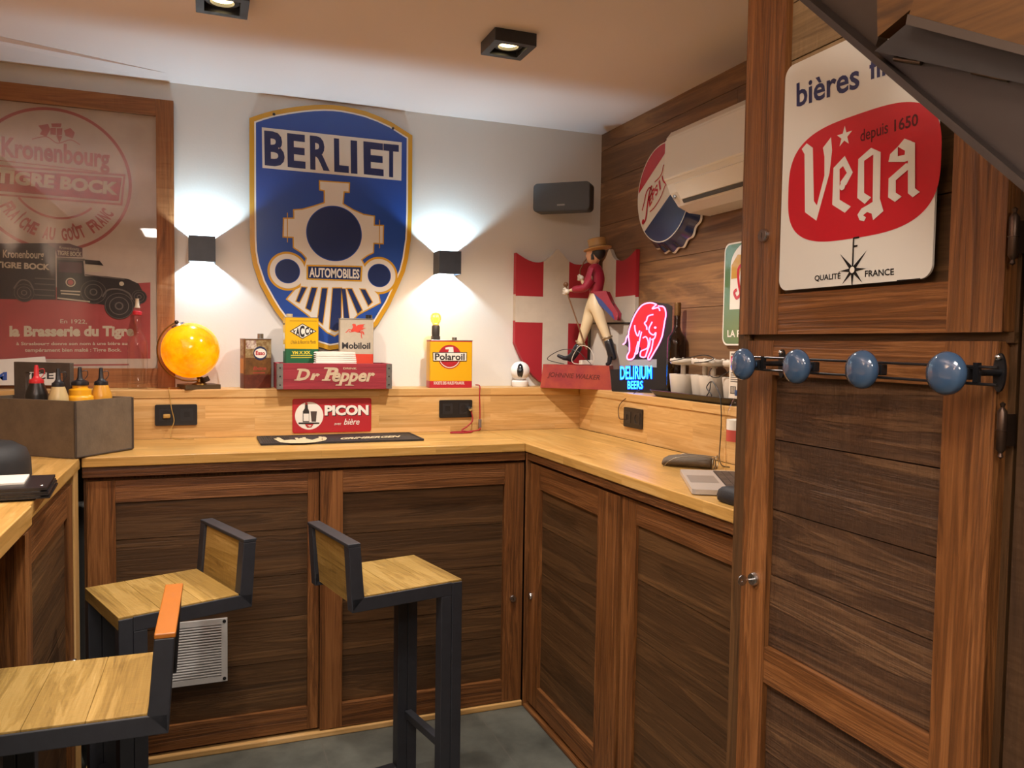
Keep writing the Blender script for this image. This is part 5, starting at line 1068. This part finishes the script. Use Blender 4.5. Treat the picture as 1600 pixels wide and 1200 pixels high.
# laptop
fl=atz(1062,741,ZT); fr_=atz(1085,780,ZT); e=(fr_-fl).normalized(); d=Vector((-e.y,e.x,0)); d=d if d.x>0 else -d
Pt=Pl(fl+Vector((0,0,.0015)),d,-e) ; Pt.n=Vector((0,0,1)); Wl=(fr_-fl).length*.86; off=(fr_-fl).length*.07
t=thing('laptop',fl+e*Wl/2+d*.11,'open silver laptop on the right counter, half hidden by the tall cupboard','laptop'); AL=mat('aluminium','#c4beb8',.35,.4)
m=MB(); m.prism(rrect(0,-Wl,.225,0,.012),Pt,.001,.014,AL); m.build('base',t,bevel=.002)
m=MB(); m.prism(rrect(.008,-Wl*.68,.085,-Wl*.32,.004),Pt,.0138,.0143,mat('trackpad','#a8a29c',.4,.6)); m.build('trackpad',t)
KB=mat('key_dark','#2b2523',.5); m=MB(); m.prism(rrect(.095,-Wl+.014,.20,-.014,.004),Pt,.0138,.0142,KB)
for r in range(5):
    for c_ in range(13):
        a=.098+.0205*r; b=-.018-c_*(Wl-.036)/13; m.prism([(a,b-(Wl-.036)/13+.003),(a+.0175,b-(Wl-.036)/13+.003),(a+.0175,b),(a,b)],Pt,.0142,.0156,mat('key_top','#4b4038',.5))
kb=m.build('keyboard',t); kb['kind']='stuff'
m=MB(); P=Pl(Pt.W((.222,0),.014),e,(Vector((0,0,1))*.95+d*.3)); m.prism(rrect(0,0,Wl,.21,.01),P,-.003,.003,AL); m.prism(rrect(.008,.012,Wl-.008,.202,.004),P,None,-.0034,mat('screen_dark','#16181c',.2)); m.build('screen',t)
# glasses case with spectacles
a=atz(1034,727,ZT); b=atz(1112,733,ZT); e=(b-a).normalized(); sd=Vector((-e.y,e.x,0)); L_=(b-a).length; CS=mat('case_fabric','#5d5245',.8,bump=.4,bscale=300)
m=MB(); vs=[];N_=20; prof=[(0,.35),(.03,.62),(.12,.85),(.3,1),(.6,1.05),(.85,1.02),(.97,.95),(1,.8)]
for s,r in prof:
    for i in range(N_):
        t_=2*math.pi*i/N_; vs.append(a+e*(L_*s)+sd*(.036*r*math.cos(t_)+.01)+Vector((0,0,.001+.0185*r+.0185*r*math.sin(t_))))
m.add(vs,[(j*N_+i,j*N_+(i+1)%N_,(j+1)*N_+(i+1)%N_,(j+1)*N_+i) for j in range(len(prof)-1) for i in range(N_)]+[tuple(range(N_))[::-1],tuple((len(prof)-1)*N_+i for i in range(N_))],CS)
tag(m.build('glasses_case',smooth=50),'long grey-brown soft case on the right counter','case')
m=MB(); g0=a+e*.02+sd*.055; q_=lambda s,o,z:a+e*(L_*s)+sd*o+Vector((0,0,z)); WR=mat('wire_grey','#8b8272',.3,.8)
m.tube(catmull([q_(.12,.052,.004),q_(.2,.055,.02),q_(.35,.057,.034),q_(.7,.058,.034),q_(.98,.058,.032),q_(1.06,.05,.03)],6),.0015,WR)
m.tube(catmull([q_(.1,-.04,.003),q_(.2,-.045,.02),q_(.35,-.04,.033),q_(.6,-.03,.0395),q_(.9,-.02,.041),q_(1.05,-.02,.036)],6),.0015,WR)
for o in (.035,-.02): m.tube([q_(1.06,o,.02)+sd*(.022*math.cos(t_))+Vector((0,0,.019*math.sin(t_))) for t_ in [2*math.pi*i/24 for i in range(24)]],.0016,WR,6,True)
m.tube([q_(1.06,.013,.028),q_(1.06,.002,.028)],.0015,WR); tag(m.build('spectacles',smooth=60),'thin wire spectacles folded over the grey-brown case','glasses')
# black pouch
c=atz(1143,789,ZT); m=MB(); PO=mat('pouch_black','#17161a',.7,bump=.2,bscale=200); vs=[];N_=28
for z,r in ((0,.8),(.004,.97),(.016,1),(.028,.93),(.036,.75),(.040,.45),(.041,.0005)):
    for i in range(N_):
        t_=2*math.pi*i/N_; f=lambda v:math.copysign(abs(v)**.6,v); vs.append(c+Vector((.02,.01,.0005))+Vector((.03*r*f(math.cos(t_)),.055*r*f(math.sin(t_)),z)))
m.add(vs,[(j*N_+i,j*N_+(i+1)%N_,(j+1)*N_+(i+1)%N_,(j+1)*N_+i) for j in range(6) for i in range(N_)]+[tuple(range(N_))[::-1]],PO); tag(m.build('pouch',smooth=60),'small black pouch on the counter edge in front of the laptop','pouch')
# ================================================================= caddy with sauce bottles on the left
O=Vector((-.769,-.655,ZT+.001)); rd=Vector((.606,.795,0)); ld=Vector((-.795,.606,0)); LR,LL,HC=.246,.40,.183
cdm=mat('caddy_leatherette','#695c4d',.5,noise=.25,nscale=20,bump=.15,bscale=150); cdd=mat('caddy_edge','#3a3129',.5)
t=thing('condiment_caddy',O+rd*LR/2+ld*LL/2,'grey-brown carry caddy with a square handle at the corner of the counters','caddy')
m=MB(); Pq=Pl(O,rd,ld); Pq.n=Vector((0,0,1)); w_=.010
m.prism([(0,0),(LR,0),(LR,LL),(0,LL)],Pq,0,.008,cdm); m.prism([(0,0),(LR,0),(LR,LL),(0,LL)],Pq,.008,HC,cdm,[[(w_,w_),(LR-w_,w_),(LR-w_,LL-w_),(w_,LL-w_)]]); m.build('box',t,bevel=.003)
m=MB()
for x_,y_ in ((0,0),(LR,0)): m.tube([Pq.W((x_,y_),.004),Pq.W((x_,y_),HC-.002)],.0042,cdd,8)
m.tube([Pq.W((0,0),.004),Pq.W((LR,0),.004)],.003,cdd,8); m.build('edge_trim',t,smooth=60)
ha=hit(112,575,O+rd*.13,rd)-O; hb_=hit(14,575,O+rd*.13,rd)-O; sa,sb_=ha.dot(ld),hb_.dot(ld); zt_=hit(60,566,O+rd*.13,rd).z-O.z
Ph=Pl(O+rd*.122,-ld,n=-rd); Ph.n=-rd; Ph.ex=-ld
m=MB(); m.prism([(-min(sb_,LL-.02),.008),(-max(sa,.02),.008),(-max(sa,.02),zt_),(-min(sb_,LL-.02),zt_)],Ph,-.016,0,mat('handle_wood','#4f463e',.55,noise=.25,nscale=30),[[(-min(sb_,LL-.02)+.05,.03),(-max(sa,.02)-.03,.03),(-max(sa,.02)-.03,zt_-.034),(-min(sb_,LL-.02)+.05,zt_-.034)]]); m.build('handle',t,bevel=.004)
def sauce(u,a,vt,r,body,capc,label,capn='squeeze_bottle',squat=False):
    q=hit(u,600,O+rd*a,rd); b=(q-O).dot(ld); b=max(min(b,LL-.06),.012+r); c=O+rd*a+ld*b+Vector((0,0,.0085)); H=hit(u,vt,c,CAM_F).z-c.z
    t=thing('squeeze_bottle',c,label,'bottle','sauce bottles in the caddy'); m=MB(); k=H-.058
    if squat: prof=[(.0001,0),(r-.002,0),(r,.004),(r,k-.045),(r*.97,k-.04),(r*.84,k-.036),(r*.82,k-.018),(r*.58,k-.013),(r*.55,k),(.0001,k)]
    else: prof=[(.0001,0),(r-.003,0),(r,.005),(r,k-.042),(r*.96,k-.034),(r*.66,k-.004),(r*.62,k),(.0001,k)]
    m.lathe(prof,c,body,32); m.build('body',t,smooth=40)
    m=MB(); m.lathe([(r*.64,k-.003),(r*.66,k+.002),(r*.62,k+.010),(.012,k+.014),(.008,k+.022),(.0065,k+.05),(.005,k+.057),(.0001,k+.058)],c,capc,24); m.tube(catmull([c+Vector((.010,0,k+.012)),c+Vector((.022,.005,k+.03)),c+Vector((.02,.004,k+.045)),c+Vector((.004,.0,k+.042))],6),.0014,capc,6); m.build('nozzle_cap',t,smooth=40)
CBK=mat('nozzle_black','#1b1b1f',.4)
sauce(57,.060,570,.034,mat('sauce_black','#1b1714',.3),mat('nozzle_red','#c0262c',.4),'black sauce bottle with red nozzle in the grey-brown caddy')
sauce(91,.045,575,.030,mat('sauce_cream','#bfa877',.35),CBK,'cream-coloured sauce bottle with black nozzle in the grey-brown caddy')
sauce(125,.122,573,.041,mat('sauce_yellow','#e0a01c',.35),CBK,'bright yellow stepped sauce bottle in the grey-brown caddy',squat=True)
sauce(158,.198,574,.034,mat('sauce_amber','#c9902f',.3),CBK,'amber sauce bottle with black nozzle at the right end of the caddy')
# ---- folder, papers and cap on the left counter
c=atz(78,779,ZT+.004); z=ZT+.005
m=MB(); FB=mat('folder_black','#16161a',.3); Pt=Pl((c.x,c.y,z),(1,.05,0),(-.05,1,0)); Pt.n=Vector((0,0,1))
for i,(h0,h1,dx) in enumerate(((0,.004,0),(.007,.012,-.002),(.0125,.0165,-.004),(.02,.026,-.006))):
    m.prism([(-.34,0),(dx,0),(dx-.003,.2),(-.34,.22)],Pt,h0,h1,FB)
m.prism([(-.34,.004),(-.02,.004),(-.02,.2),(-.34,.2)],Pt,.0005,.024,mat('folder_pages','#6c6866',.6)); m.lathe([(.0001,.002),(.004,.0015),(.0045,0)],Pt.W((-.02,.03),.026),CHR,14)
tag(m.build('folder',bevel=.001),'black folder lying on the counter at the left edge','folder')
m=MB(); m.prism([(-.33,.045),(-.06,.06),(-.065,.19),(-.33,.2)],Pt,.0265,.031,mat('paper_white','#d9d2c6',.7)); tag(m.build('paper_stack'),'white papers on the black folder at the left edge','papers')
m=MB(); cc3=Pt.W((-.215,.25),.032); cc3.z=ZT+.0055; m.lathe([(.0001,0),(.125,0),(.13,.004),(.128,.05),(.118,.078),(.09,.095),(.04,.103),(.0001,.104)],cc3+Vector((-.0,.10,0)),mat('cap_black','#121214',.65),40); tag(m.build('cap',smooth=50),'rounded black cap lying behind the folder at the left edge','cap')
